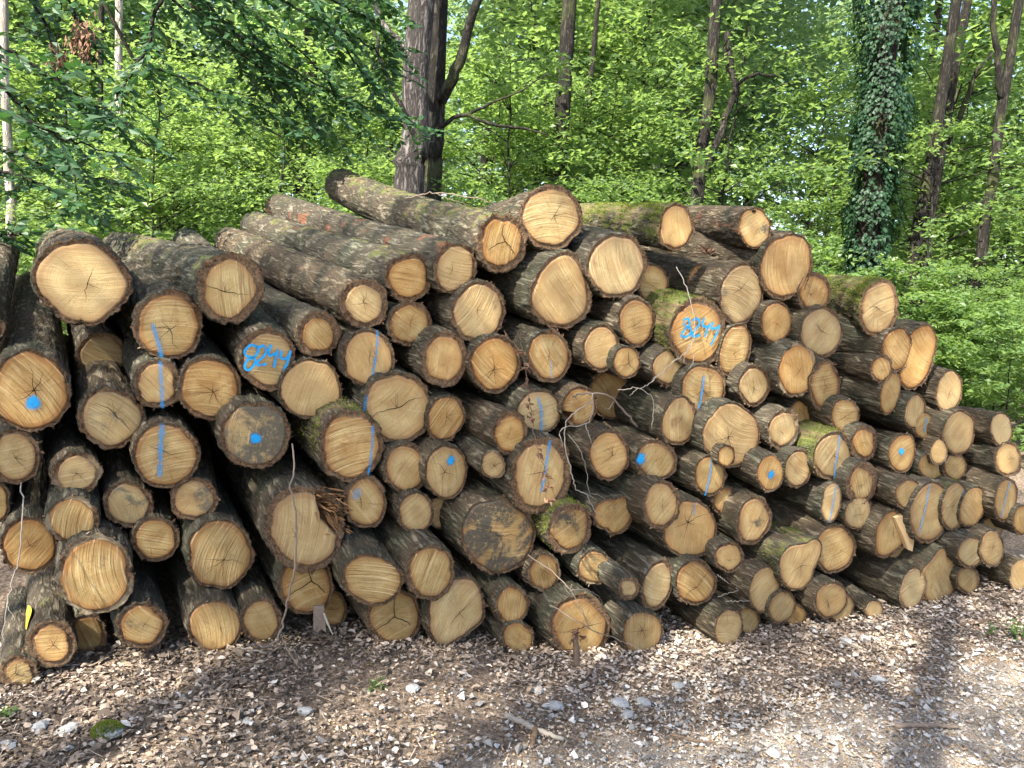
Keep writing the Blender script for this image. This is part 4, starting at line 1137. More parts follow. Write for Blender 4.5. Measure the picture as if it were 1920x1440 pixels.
def build_litter():
    rg = np.random.default_rng(21)
    b = Bag()
    x, y, s, a = scatter_xy(170000, rg, -2.6, 0.45)
    rd = roadness(x, y, s)
    P2 = np.stack([x * 1.7, y * 1.7, 0 * x], -1)
    keep = rg.random(len(x)) < (1.0 - 0.55 * rd) * (0.62 + 0.75 * noise3(P2, 71))
    x, y, s, rd = x[keep], y[keep], s[keep], rd[keep]
    n = len(x)
    z = ground_z(x, y) + rg.uniform(0.002, 0.03, n) * (1 - 0.5 * rd)
    yaw = rg.uniform(0, 2 * math.pi, n)
    tl = rg.normal(0, 0.2, n)
    D = np.stack([np.cos(yaw) * np.cos(tl), np.sin(yaw) * np.cos(tl), np.sin(tl)], 1)
    Sd = np.stack([-np.sin(yaw), np.cos(yaw), rg.normal(0, 0.35, n)], 1)
    L = np.exp(rg.normal(math.log(.0185), .42, n)).clip(.008, .055) * (1 - 0.45 * rd)
    W = L * rg.uniform(0.4, 0.75, n)
    tint = np.clip(rg.normal(0.52, 0.27, n) + 0.2 * noise3(P2[keep] * 0.8, 72) - 0.2 * np.clip((0.6 - x) / 2.2, 0, 1), 0, 1)
    leaves6(b, np.stack([x, y, z], 1) - D * L[:, None] * .5, D, Sd, L, W, tint, rg.normal(.05, .16, n), rg.normal(.08, .14, n))
    x, y, s, a = scatter_xy(7000, rg, -2.4, 0.3)
    n = len(x); yaw = rg.uniform(0, 6.28, n); tl = rg.normal(0, .12, n)
    D = np.stack([np.cos(yaw), np.sin(yaw), tl], 1); Sd = np.stack([-np.sin(yaw), np.cos(yaw), 0 * yaw], 1)
    L = rg.uniform(.025, .09, n)
    leaves6(b, np.stack([x, y, ground_z(x, y) + rg.uniform(.016, .034, n)], 1), D, Sd, L, rg.uniform(.0018, .0045, n), np.clip(rg.normal(.35, .3, n), 0, 1), 0.2, rg.normal(0, .05, n))
    o = link('leaf_litter', b.mesh('leaf_litter', [M['litter']]))
    tag(o, 'brown and greyish fallen leaves covering the ground before the pile', 'fallen leaves', kind='stuff')
    # gravel
    b = Bag()
    x, y, s, a = scatter_xy(80000, rg, -2.6, 0.15)
    rd = roadness(x, y, s)
    P2 = np.stack([x * 1.3, y * 1.3, 0 * x], -1)
    keep = rg.random(len(x)) < (0.12 + 0.85 * rd) * (0.65 + 0.7 * noise3(P2, 73))
    x, y, rd = x[keep], y[keep], rd[keep]
    n = len(x)
    size = np.exp(rg.normal(math.log(0.0058), 0.45, n)).clip(0.003, 0.02)
    z = ground_z(x, y) + size * 0.35 + 0.008
    base = np.array([[1, 0, 0], [-1, 0, 0], [0, 1, 0], [0, -1, 0], [0, 0, .75], [0, 0, -.75]], float)
    tri = np.array([[0, 2, 4], [2, 1, 4], [1, 3, 4], [3, 0, 4], [2, 0, 5], [1, 2, 5], [3, 1, 5], [0, 3, 5]])
    jit = rg.normal(0, 0.28, (n, 6, 3))
    yaw = rg.uniform(0, 6.28, n)
    V = (base[None] * rg.uniform(.6, 1.3, (n, 1, 3)) + jit) * size[:, None, None]
    c, s_ = np.cos(yaw)[:, None], np.sin(yaw)[:, None]
    V = np.stack([V[..., 0] * c - V[..., 1] * s_, V[..., 0] * s_ + V[..., 1] * c, V[..., 2]], -1)
    V = V + np.stack([x, y, z], 1)[:, None, :]
    T = (tri[None] + (np.arange(n) * 6)[:, None, None]).reshape(-1, 3)
    b.add(V.reshape(-1, 3), T, None, np.repeat(np.clip(rg.normal(.5, .25, n), 0, 1), 6))
    o = link('gravel', b.mesh('gravel', [M['gravel']]))
    tag(o, 'grey limestone gravel strewn over the forest track', 'gravel', kind='stuff')
    # fine bark and wood crumbs trodden into the track, and a heap of fresh chips
    b = Bag()
    x, y, s, a = scatter_xy(75000, rg, -2.6, 0.05)
    keep = rg.random(len(x)) < 0.8 * (0.35 + 0.65 * roadness(x, y, s))
    x, y = x[keep], y[keep]
    ch = np.array([on_z(u, v)[:2] for u, v in zip(rg.normal(500, 34, 900), rg.normal(1222, 9, 900))])
    x = np.concatenate([x, ch[:, 0]]); y = np.concatenate([y, ch[:, 1]])
    n = len(x)
    fresh = np.concatenate([np.zeros(n - 900), np.ones(900)])
    z = ground_z(x, y) + rg.uniform(.006, .018, n) + fresh * rg.uniform(0, .025, n)
    yaw = rg.uniform(0, 6.28, n)
    D = np.stack([np.cos(yaw), np.sin(yaw), rg.normal(0, .3, n)], 1)
    Sd = np.stack([-np.sin(yaw), np.cos(yaw), rg.normal(0, .4, n)], 1)
    L = rg.uniform(.005, .017, n)
    leaves(b, np.stack([x, y, z], 1), D, Sd, L, L * rg.uniform(.25, .6, n), np.clip(rg.normal(.25, .3, n) + fresh * .5, 0, 1), fold=.1)
    o = link('wood_chips', b.mesh('wood_chips', [M['chips']]))
    tag(o, 'pale wood chips and crumbs scattered on track and by the leaning stem', 'wood chips', kind='stuff')
build_litter()

# ------------------------------------------------------------------ trees: shared crown meshes
def spray_leaves(rg, bag, centres, radii, n_each, L, flat=0.35, tint_c=None):
    """clumps of leaves in flattened ellipsoids"""
    m = len(centres)
    n = m * n_each
    C = np.repeat(centres, n_each, 0); Rr = np.repeat(radii, n_each)
    d = rg.normal(0, 1, (n, 3)); d /= np.linalg.norm(d, axis=1)[:, None]
    rad = rg.uniform(0, 1, n) ** 0.45
    P = C + d * (rad * Rr)[:, None] * np.array([1, 1, flat])
    yaw = rg.uniform(0, 6.28, n)
    D = np.stack([np.cos(yaw), np.sin(yaw), rg.normal(-0.15, .35, n)], 1)
    S = np.stack([-np.sin(yaw), np.cos(yaw), rg.normal(0, .55, n)], 1)
    LL = L * rg.uniform(.65, 1.25, n)
    tc = np.repeat(rg.normal(0, .16, m) if tint_c is None else tint_c, n_each)
    leaves(bag, P, D, S, LL, LL * .62, np.clip(rg.normal(.45, .2, n) + tc, 0, 1), fold=.12, curl=.08)

def sapling_meshes(seed, H, nb, leafL, n_each):
    rg = np.random.default_rng(seed)
    st = Bag(); lv = Bag()
    top = np.array([rg.normal(0, .15), rg.normal(0, .15), H])
    path = smooth_path([[0, 0, -.1], [rg.normal(0, .06), rg.normal(0, .06), H * .5], top], 14, .012, seed)
    tube(st, path, np.linspace(.022, .005, 14) * (H / 3.5), 6)
    cs, rs = [], []
    for k in range(nb):
        t = rg.uniform(.12, 1.0)
        p = path[int(t * 13)]
        yaw = rg.uniform(0, 6.28)
        ln = (0.35 + 1.05 * math.sin(math.pi * min(1, .22 + t * .72))) * H / 3.5 * rg.uniform(.6, 1.1)
        e = p + np.array([math.cos(yaw) * ln, math.sin(yaw) * ln, ln * rg.uniform(.05, .5)])
        mid = (p + e) / 2 + np.array([0, 0, .08 * ln])
        bp = smooth_path([p, mid, e], 6)
        tube(st, bp, np.linspace(.008, .002, 6) * (H / 3.5), 4, cap=False)
        for q in (1.0, .72, .45):
            cs.append(p + (e - p) * q + rg.normal(0, .06, 3)); rs.append(.34 * H / 3.5 * rg.uniform(.7, 1.15))
    spray_leaves(rg, lv, np.array(cs), np.array(rs), n_each, leafL, .30)
    return st.mesh('stem', [M['trunk_shaded']], True), lv.mesh('crown', [M['leaf_bg']])

def crown_mesh(seed, rx, rz, nclump, n_each, leafL, mat, flat=.4, cr=.8):
    rg = np.random.default_rng(seed)
    d = rg.normal(0, 1, (nclump, 3)); d /= np.linalg.norm(d, axis=1)[:, None]
    rad = rg.uniform(.15, 1, nclump) ** .55
    C = d * rad[:, None] * np.array([rx, rx, rz])
    C *= (1 + .25 * noise3(C * .5, seed))[:, None]
    lv = Bag()
    spray_leaves(rg, lv, C, rg.uniform(.55, 1.2, nclump) * cr, n_each, leafL, flat)
    return lv.mesh('crown', [mat])

SAP = [sapling_meshes(300 + i, 3.6, 34, .085, 34) for i in range(5)]
SAPS = [sapling_meshes(320 + i, 1.5, 18, .075, 26) for i in range(3)]
CROWN = [crown_mesh(400 + i, 2.6, 4.2, 120, 60, .12, M['leaf_bg'], .4, .75) for i in range(3)]
CROWN_FAR = [crown_mesh(420 + i, 3.6, 6.5, 190, 44, .24, M['leaf_hazed'], .5, 1.1) for i in range(3)]
SHADE = [crown_mesh(440 + i, 3.4, 2.3, 72, 48, .15, M['leaf_bg'], .5, .75) for i in range(2)]

def place_sapling(x, y, sc, rz, k, label, group, small=False, cat='sapling'):
    st, lv = (SAPS if small else SAP)[k]
    r = empty('shrub' if small else 'sapling', (x, y, float(ground_z(x, y))))
    r.rotation_euler = (0, 0, rz); r.scale = (sc, sc, sc * (0.9 + .2 * ((k * 7) % 3) / 2))
    tag(r, label, cat, group)
    link('stem', st, r); link('crown', lv, r)
    return r

def trunk_from_px(p0, p1, depth, wpx, H, limbs=(), sides=14, wob=.08, seed=0, lean_y=0.0, flare=1.25):
    """trunk through two photograph points at a given depth; returns bag, foot, top"""
    a, b_ = at_y(p0[0], p0[1], depth), at_y(p1[0], p1[1], depth + lean_y)
    if a[2] > b_[2]: a, b_ = b_, a
    dv = (b_ - a) / (b_[2] - a[2])
    gz = float(ground_z(a[0], a[1]))
    foot = a + dv * (gz - 0.15 - a[2])
    top = a + dv * (gz + H - a[2])
    r0 = wpx / FPX * depth / 2
    n = 22
    path = smooth_path([foot, a, b_, top], n, .012, seed)
    hh = np.linspace(0, 1, n)
    rad = r0 * (1.08 - .55 * hh + (flare - 1) * np.exp(-hh * 16))
    bg = Bag()
    tube(bg, path, rad, sides, 0, wob, seed)
    for l in limbs:
        pts = np.array([at_y(u, v, depth + (d_ if d_ else 0)) for u, v, d_ in l['p']])
        m = max(6, 3 * len(pts))
        pth = smooth_path(pts, m, .012, seed + 9)
        tube(bg, pth, np.linspace(l['w0'], l['w1'], m) / FPX * depth / 2, 7, 0, wob * .6, seed + 3)
    return bg, foot, top

def tree(name, label, p0, p1, depth, wpx, H, mat, crown, csc=(1, 1, 1), limbs=(), seed=0, group=None, lean_y=0.0, cz=0.0, extra=None):
    bg, foot, top = trunk_from_px(p0, p1, depth, wpx, H, limbs, seed=seed, lean_y=lean_y)
    r = empty(name, foot)
    tag(r, label, 'tree', group)
    me = bg.mesh('trunk', [mat], True)
    me.transform(Matrix.Translation(-Vector(foot)))
    link('trunk', me, r)
    if crown is not None:
        c = link('crown', crown, r)
        c.location = Vector(top - foot) + Vector((0, 0, cz))
        c.scale = csc
        c.rotation_euler = (0, 0, seed * 1.3)
    return r, foot, top

# --- the trunks one can tell apart
tree('tree', 'large grey rough barked trunk rising behind the pile, left of centre', (768,350), (790,0), 8.2, 66, 16, M['trunk_grey'], CROWN[0], (1.1,1.1,.8), seed=1,
     limbs=[dict(p=[(765,95,0),(735,65,.1),(705,10,.2),(690,-60,.3)], w0=14, w1=9)])
tree('tree', 'darker trunk standing against the right side of the large grey trunk', (808,350), (824,0), 8.7, 46, 16, M['trunk_shaded'], CROWN[1], (1,1,.8), seed=2,
     limbs=[dict(p=[(826,190,-.1),(852,140,-.2),(872,80,-.2),(902,-10,-.3),(915,-60,-.3)], w0=22, w1=13),
            dict(p=[(822,245,-.1),(850,222,-.2),(880,214,-.2),(920,232,-.3),(980,240,-.3),(1030,254,-.4)], w0=9, w1=3),
            dict(p=[(880,214,-.2),(930,190,-.2),(985,165,-.2),(1020,145,-.2)], w0=6, w1=2),
            dict(p=[(798,300,-.6),(748,190,-.7),(712,110,-.7),(712,80,-.7),(680,30,-.6),(640,5,-.6)], w0=8, w1=4)])
tree('tree', 'slim dark trunk at the left beside the pale sunlit trunk', (190,400), (192,130), 9.0, 13, 13, M['trunk_shaded'], CROWN[2], (.6,.6,.5), seed=3)
tree('tree', 'slim pale sunlit trunk at the left', (219,400), (223,0), 9.6, 17, 15, M['trunk_pale'], CROWN[0], (.7,.7,.6), seed=4)
tree('tree', 'pale trunk at the left picture edge', (22,420), (8,0), 8.0, 20, 15, M['trunk_pale'], CROWN[1], (.7,.7,.6), seed=5)
tree('tree', 'straight dark trunk behind the topmost round log', (1046,350), (1068,0), 11.5, 36, 17, M['trunk_shaded'], CROWN[2], (1,1,.9), seed=6,
     limbs=[dict(p=[(1062,150,0),(1035,140,-.1),(1000,150,-.2)], w0=8, w1=4)])
tree('tree', 'thin dark trunk just right of the straight one behind the crest', (1100,250), (1122,0), 13.0, 12, 16, M['trunk_shaded'], CROWN[0], (.8,.8,.8), seed=7)
tree('tree', 'leaning dark forked trunk behind the topmost right log', (1304,396), (1342,40), 10.5, 28, 15, M['trunk_shaded'], CROWN[1], (.9,.9,.8), seed=8,
     limbs=[dict(p=[(1318,330,0),(1352,250,-.1),(1372,190,-.1),(1376,150,-.1),(1362,60,0)], w0=15, w1=9),
            dict(p=[(1374,160,-.1),(1420,140,-.3),(1460,145,-.4)], w0=7, w1=3),
            dict(p=[(1376,150,-.1),(1358,100,-.1),(1370,60,-.2)], w0=7, w1=4)])
tree('tree', 'small pale trunk far behind the mossy top row log', (1232,280), (1243,60), 19.0, 15, 17, M['trunk_pale'], CROWN_FAR[0], (.6,.6,.6), seed=9)
tree('tree', 'upper left one of two trunks far back above the crest', (940,60), (948,0), 17.0, 14, 18, M['trunk_shaded'], CROWN_FAR[1], (.6,.6,.6), seed=10)
tree('tree', 'leaning mossy trunk right of the ivy clad one', (1716,480), (1795,0), 11.5, 25, 16, M['trunk_shaded'], CROWN[0], (1,1,.9), seed=11)
tree('tree', 'second leaning trunk right behind the mossy one', (1742,420), (1812,0), 13.0, 22, 16, M['trunk_shaded'], CROWN[2], (.9,.9,.9), seed=12,
     limbs=[dict(p=[(1775,270,0),(1815,180,-.1),(1835,130,-.2),(1860,100,-.2)], w0=11, w1=5)])
tree('tree', 'dark trunk leaning right near the right picture edge', (1838,480), (1908,0), 11.0, 22, 16, M['trunk_shaded'], CROWN[1], (1,1,.9), seed=13,
     limbs=[dict(p=[(1880,190,0),(1872,120,-.1),(1866,60,-.1),(1862,-20,-.1)], w0=13, w1=9)])
# the ivy clad tree
_r, _f, _t = tree('tree', 'thick trunk wrapped in dark ivy at the upper right', (1632,420), (1672,0), 11.0, 48, 15, M['trunk_shaded'], CROWN[2], (1.2,1.2,.9), seed=14)
def ivy():
    rg = np.random.default_rng(77)
    b = Bag()
    n = 19000
    hz = rg.uniform(0.3, 8.0, n)
    ax = (_t - _f) / (_t - _f)[2]
    a = rg.uniform(0, 6.28, n)
    cl_ = noise3(np.stack([np.cos(a) * 2, np.sin(a) * 2, hz * 1.6], -1), 81)
    rr = (.235 + .032 * hz + .15 * cl_) * rg.uniform(.75, 1.12, n)
    keep = (rr > .14) & (noise3(np.stack([np.cos(a) * 3, np.sin(a) * 3, hz * 3], -1), 82) > -.35)
    hz, a, rr = hz[keep], a[keep], rr[keep]; n = len(a)
    out = np.stack([np.cos(a), np.sin(a), 0 * a], 1)
    P = hz[:, None] * ax[None] + out * rr[:, None]
    D = np.stack([rg.normal(0, .4, n), rg.normal(0, .4, n), -np.ones(n)], 1) + out * .45
    S = np.cross(out, D)
    L = rg.uniform(.04, .075, n)
    leaves(b, P, D, S, L, L * .85, np.clip(rg.normal(.45, .25, n), 0, 1), fold=.1)
    link('ivy', b.mesh('ivy', [M['leaf_ivy']]), _r)['kind'] = 'stuff'
ivy()

# --- saplings of the understorey, and the wood behind
def scatter_forest():
    rg = np.random.default_rng(5)
    def spot(u, depth):
        p = at_y(u, 600, depth)
        return p[0], p[1]
    n = 0
    def clear(u, d):
        # keep the front of the named trunks open
        for (uu, dd, m) in ((785,8.2,60),(1055,11.5,40),(1325,10.5,55),(1650,11,75),(1745,11.5,22),(1865,11,22),(205,9,35)):
            if abs(u - uu) < m and d < dd + .3: return False
        return True
    cnt = 0
    for d0, d1, num, sc0, sc1 in ((7.2, 10, 24, .5, .8), (10, 14, 32, .8, 1.3), (14, 21, 40, 1.2, 2.0)):
        k = 0
        while k < num:
            u = rg.uniform(-260, 2150); d = rg.uniform(d0, d1)
            if not clear(u, d) and rg.random() < .85: continue
            if d0 < 9 and 330 < u < 1480 and rg.random() < .5:
                k += 1; continue
            x, y = spot(u, d)
            if behind(x, y) < 3.4: continue
            place_sapling(x, y, rg.uniform(sc0, sc1), rg.uniform(0, 6.28), int(rg.integers(0, 5)),
                          'slender leafy sapling in the sunlit understorey behind the pile', 'saplings of the understorey behind the pile')
            k += 1
    for k in range(34):
        u = rg.uniform(1450, 2150) if k < 24 else rg.uniform(-200, 500); d = rg.uniform(6.8, 10.5)
        x, y = spot(u, d)
        if behind(x, y) < 3.0: continue
        place_sapling(x, y, rg.uniform(.7, 1.25), rg.uniform(0, 6.28), int(rg.integers(0, 3)),
                      'low leafy shrub growing behind the end of the pile', 'low shrubs behind the pile', True, 'shrub')
    for u, d in ((1872, 8.2), (1905, 7.4), (1945, 8.0), (1915, 9.2), (1985, 7.2), (1830, 9.0)):
        x, y = spot(u, d)
        place_sapling(x, y, rg.uniform(.8, 1.1), rg.uniform(0, 6.28), int(rg.integers(0, 3)),
                      'low leafy shrub growing behind the end of the pile', 'low shrubs behind the pile', True, 'shrub')
    # trees deeper in the wood: every one a thing of its own
    bg = Bag()
    tube(bg, smooth_path([[0, 0, -.3], [.05, .02, 4], [-.05, .1, 9]], 12, .02, 2), np.linspace(.16, .09, 12), 9, 0, .08, 5)
    tmesh = bg.mesh('trunk', [M['trunk_shaded']], True)
    for k in range(46):
        d = rg.uniform(18, 44); u = rg.uniform(-350, 2270)
        x, y = spot(u, d)
        r = empty('tree', (x, y, float(ground_z(x, y))))
        r.rotation_euler = (rg.normal(0, .03), rg.normal(0.03, .03), rg.uniform(0, 6.28))
        s = rg.uniform(.8, 1.3); r.scale = (s, s, s)
        tag(r, 'slim forest tree deep in the sunlit wood behind the pile', 'tree', 'trees deep in the wood')
        link('trunk', tmesh, r)
        c = link('crown', CROWN_FAR[k % 3], r)
        c.location = (0, 0, rg.uniform(7.0, 10.5))
        c.rotation_euler = (0, 0, rg.uniform(0, 6.28))
    # the far wood that reads as one green mass
    b = Bag()
    n = 60000
    ang = rg.uniform(-.85, .85, n); dist = rg.uniform(46, 78, n)
    cl = rg.uniform(0, 1, n)
    hz = rg.uniform(0, 26, n)
    P = np.stack([np.sin(ang) * dist, np.cos(ang) * dist, hz], 1)
    ok = noise3(P * .16, 91) > (-.45 + .035 * P[:, 2])
    P = P[ok]; n = len(P)
    yaw = rg.uniform(0, 6.28, n)
    D = np.stack([np.cos(yaw), np.sin(yaw), rg.normal(-.2, .4, n)], 1)
    S = np.stack([-np.sin(yaw), np.cos(yaw), rg.normal(0, .7, n)], 1)
    L = rg.uniform(.5, 1.1, n)
    leaves(b, P, D, S, L, L * .7, np.clip(rg.normal(.5, .2, n) + .25 * noise3(P * .3, 92), 0, 1), .15)
    tag(link('far_wood', b.mesh('far_wood', [M['leaf_hazed']])), 'distant green wood filling the background', 'wood', kind='stuff')
scatter_forest()

# --- the tall trees behind the viewer whose crowns dapple the pile
SHADE_SPOTS = [(-6.8, -3.4, 8.6, .62, 0), (-5.2, -3.0, 8.9, .60, 1), (-3.7, -2.6, 8.5, .60, 0), (-2.0, -2.3, 8.8, .58, 1), (-0.4, -1.7, 8.5, .55, 0), (-7.6, -5.6, 8.6, .5, 1), (-1.6, -4.4, 8.4, .36, 1)]
def shade_trees():
    for k, (x, y, z, s, v) in enumerate(SHADE_SPOTS):
        bg = Bag()
        tx, ty = x - .6, y - 1.2
        gz = float(ground_z(tx, ty))
        tube(bg, smooth_path([[0, 0, -.2], [.1, .1, 4], [.6, 1.2, z - gz]], 14, .02, k), np.linspace(.22, .07, 14), 10, 0, .08, k)
        r = empty('tree', (tx, ty, gz))
        tag(r, 'tall leafy tree standing across the track, shading the pile', 'tree', 'tall trees across the track')
        link('trunk', bg.mesh('trunk', [M['trunk_shaded']], True), r)
        c = link('crown', SHADE[v], r)
        c.location = (.6, 1.2, z - gz)
        c.scale = (s, s, s)
        c.rotation_euler = (0, 0, k * 1.9)
shade_trees()

# --- hornbeam hanging into the picture from the left
def hornbeam():
    rg = np.random.default_rng(33)
    base = np.array([-4.6, 4.4, float(ground_z(-4.6, 4.4))])
    wood, lv, dead = Bag(), Bag(), Bag()
    top = base + np.array([.3, .2, 5.2])
    tube(wood, smooth_path([base - [0, 0, .2], base + [.1, .05, 2.2], top], 14, .015, 3), np.linspace(.11, .05, 14), 9, 0, .08, 3)
    LIMBS = [
     [(310,-60,5.0),(285,60,5.0),(240,150,5.0),(205,200,4.9),(190,245,4.8)],
     [(330,-70,5.2),(430,50,5.3),(560,140,5.5),(700,205,5.8),(790,238,6.0)],
     [(420,-70,5.5),(560,20,5.7),(680,80,6.0),(748,140,6.2)],
     [(480,-80,5.4),(600,-10,5.6),(700,40,5.9),(745,90,6.1)],
     [(-80,50,4.6),(60,120,4.6),(150,180,4.7),(250,235,4.8)],
     [(-80,170,4.2),(40,220,4.2),(130,262,4.3),(215,290,4.4)],
     [(-80,300,4.0),(30,330,4.0),(95,352,4.1)],
     [(250,110,5.6),(380,160,5.8),(520,215,6.0),(650,262,6.2)],
     [(100,-70,5.2),(150,50,5.2),(172,140,5.2)],
     [(-60,420,4.6),(10,440,4.6),(60,435,4.7)],
     [(240,-70,5.6),(380,40,5.8),(480,110,6.0),(600,180,6.1)],
     [(20,-70,5.4),(90,60,5.4),(120,200,5.5),(140,330,5.6),(150,400,5.7)],
     [(-70,250,5.0),(60,300,5.1),(160,330,5.2),(240,345,5.3)],
     [(300,-70,5.1),(360,10,5.1),(440,90,5.2),(520,150,5.3),(580,210,5.4)],
     [(520,-80,5.2),(600,20,5.3),(660,110,5.5),(715,180,5.6)],
     [(560,-80,5.6),(680,-20,5.8),(740,20,6.0)],
     [(400,-80,5.2),(470,60,5.3),(500,160,5.4),(560,250,5.5)],
     [(-60,120,4.8),(20,180,4.8),(80,230,4.9),(110,300,4.9)],
     [(360,-70,4.9),(420,-10,5.0),(520,60,5.2),(600,130,5.4),(640,190,5.5)],
    ]
    for li, lm in enumerate(LIMBS):
        pts = np.array([at_y(*p) for p in lm])
        n = 26
        pth = smooth_path(pts, n, .008, li)
        ln = np.sum(np.linalg.norm(np.diff(pth, axis=0), axis=1))
        tube(wood, pth, np.linspace(.013, .003, n), 6, 0)
        # the hidden stretch back to the trunk
        tube(wood, smooth_path([base + (top - base) * rg.uniform(.5, .95), (top + pts[0]) / 2 + [0, 0, .25], pts[0]], 10), np.linspace(.03, .013, 10), 6, 0, cap=False)
        nt = int(ln / .055)
        dens = 1.0
        for k in range(nt):
            t = (k + rg.random() * .6) / nt
            i = min(int(t * (n - 1)), n - 2)
            p = pth[i] + (pth[i + 1] - pth[i]) * (t * (n - 1) - i)
            tg = unit(pth[i + 1] - pth[i])
            side = unit(np.cross(tg, [0, 0, 1])) * (1 if k % 2 else -1)
            dv = unit(side * rg.uniform(.5, 1) + tg * rg.uniform(.4, 1.0) + np.array([0, 0, rg.normal(-.18, .22)]))
            tl = rg.uniform(.14, .42)
            e = p + dv * tl + np.array([0, 0, -.06 * tl])
            tube(wood, np.array([p, (p + e) / 2 + [0, 0, .01], e]), [.0025, .0018, .0008], 3, 0, cap=False)
            nl = int(tl / .024)
            if nl < 2: continue
            tt = (np.arange(nl) + .5) / nl
            P = p[None] + (e - p)[None] * tt[:, None]
            sd = unit(np.cross(dv, [0, 0, 1]))
            sg = np.where(np.arange(nl) % 2 == 0, 1, -1)[:, None]
            D = sd[None] * sg + dv[None] * .75 + rg.normal(0, .22, (nl, 3)) + np.array([0, 0, -.22])
            S = np.cross(D, np.array([0, -.45, 1.0])[None] + rg.normal(0, .5, (nl, 3)))
            L = rg.uniform(.055, .092, nl)
            leaves(lv, P, D, S, L, L * .58, np.clip(rg.normal(.42, .25, nl), 0, 1), fold=.1, curl=.08)
    r = empty('hornbeam_tree', base)
    tag(r, 'leafy hornbeam reaching into the picture from the upper left', 'tree')
    for nm, bag, mt in (('trunk', wood, M['trunk_shaded']), ('crown', lv, M['leaf_near'])):
        me = bag.mesh(nm, [mt], nm == 'trunk')
        me.transform(Matrix.Translation(-Vector(base)))
        link(nm, me, r)
    for (u, v) in ((148,70),(165,62),(140,82),(108,108),(160,90)):     # clusters of dry brown seed wings
        c = at_y(u, v, 5.1)
        n = 60; dead = Bag()
        P = c + rg.normal(0, .03, (n, 3)) * np.array([1, 1, 1.5])
        D = rg.normal(0, .4, (n, 3)) + [0, 0, -1]
        tube(dead, np.array([c + [0, 0, .12], c, c - [0, 0, .05]]), [.002, .0015, .001], 4)
        leaves(dead, P, D, rg.normal(0, 1, (n, 3)), .045, .016, rg.uniform(0, .6, n))
        me = dead.mesh('seed_cluster', [M['leaf_dead']]); me.transform(Matrix.Translation(-Vector(base)))
        link('seed_cluster', me, r)['kind'] = 'stuff'
hornbeam()
# ------------------------------------------------------------------ twigs, stems, stones in front of the pile
def pile_pt(u, v, off):
    d = ray(u, v)
    den = d[0] * PN[0] + d[1] * PN[1] - 0.05 * d[2]
    num = off + 0.05 * CAM[2] - ((CAM[0] - PA[0]) * PN[0] + (CAM[1] - PA[1]) * PN[1])
    return CAM + d * (num / den)

def twig(name, label, cat, branches, mat, leaves_at=(), group=None, wob=.0):
    b = Bag()
    org = None
    for q, (pts, w0, w1) in enumerate(branches):
        P = np.array([pile_pt(*p) for p in pts])
        if org is None: org = P[-1].copy()
        n = max(5, 5 * len(P))
        pth = smooth_path(P, n, .0025, q + len(label))
        tube(b, pth, np.linspace(w0, w1, n) * (.6 if w0 < 10 else 1) / FPX * 3.4 / 2, 6, 0, .12, q)
    me = b.mesh('stem', [mat], True)
    r = empty(name, org)
    tag(r, label, cat, group)
    me.transform(Matrix.Translation(-Vector(org)))
    link('stem', me, r)
    if leaves_at:
        lb = Bag(); rg = np.random.default_rng(len(label))
        for (u, v, o_) in leaves_at:
            c = pile_pt(u, v, o_)
            n = 7
            D = rg.normal(0, 1, (n, 3)); D[:, 2] -= .5
            leaves(lb, c + rg.normal(0, .006, (n, 3)), D, rg.normal(0, 1, (n, 3)), rg.uniform(.018, .042, n), rg.uniform(.010, .02, n), rg.uniform(0, .35, n), .3, .25)
        me = lb.mesh('dead_leaves', [M['leaf_dead']])
        me.transform(Matrix.Translation(-Vector(org)))
        link('dead_leaves', me, r)
    return r

twig('leaning_stem', 'long thin leaning stem standing in front of the broken hollow sided log', 'stem',
     [([(548,832,-.16),(552,880,-.22),(544,915,-.27),(555,960,-.29),(556,1010,-.29),(552,1065,-.27),(543,1110,-.24),(534,1150,-.22),(522,1195,-.24),(505,1212,-.28)],5,7),
      ([(556,1010,-.29),(548,990,-.30)],3,1), ([(505,1212,-.28),(480,1210,-.3),(462,1208,-.32)],8,5), ([(527,1190,-.24),(540,1220,-.34),(558,1248,-.44)],4,2)], M['twig'])
twig('dead_branch', 'bleached dead branch with many thin twigs hanging over the middle of the pile', 'branch',
     [([(1110,737,-.22),(1112,770,-.24),(1098,795,-.25),(1062,800,-.26)],4,3),
      ([(1098,795,-.25),(1108,830,-.27),(1118,850,-.25)],3,1.5),
      ([(1062,800,-.26),(1050,810,-.27),(1056,840,-.27)],4,2),
      ([(1112,752,-.24),(1085,768,-.26),(1062,790,-.28),(1060,835,-.28),(1070,880,-.28),(1076,905,-.27),(1082,918,-.26),(1100,930,-.24),(1115,958,-.22),(1128,970,-.2)],4,3),
      ([(1066,815,-.26),(1090,850,-.26),(1100,885,-.24),(1105,920,-.22),(1135,935,-.2)],3,1.5)], M['twig_pale'])
twig('dead_branch', 'curved greenish grey dead branch with a forked bleached tip, right of the middle', 'branch',
     [([(1073,744,-.12),(1105,737,-.16),(1140,742,-.15),(1165,765,-.1),(1195,800,-.02)],6,8),
      ([(1150,752,-.14),(1140,768,-.16),(1128,760,-.17)],3,1.5), ([(1112,738,-.16),(1108,760,-.18)],3,2)], M['twig'])
twig('dead_branch', 'small bleached forked twig hooked between logs right of the curved branch', 'branch',
     [([(1158,731,-.16),(1192,727,-.18),(1215,738,-.18),(1225,755,-.18),(1222,805,-.18)],3.5,2.5), ([(1196,728,-.18),(1180,742,-.19)],3,1.5), ([(1200,730,-.17),(1222,716,-.15),(1250,690,-.12),(1272,668,-.1)],3,2)], M['twig_pale'])
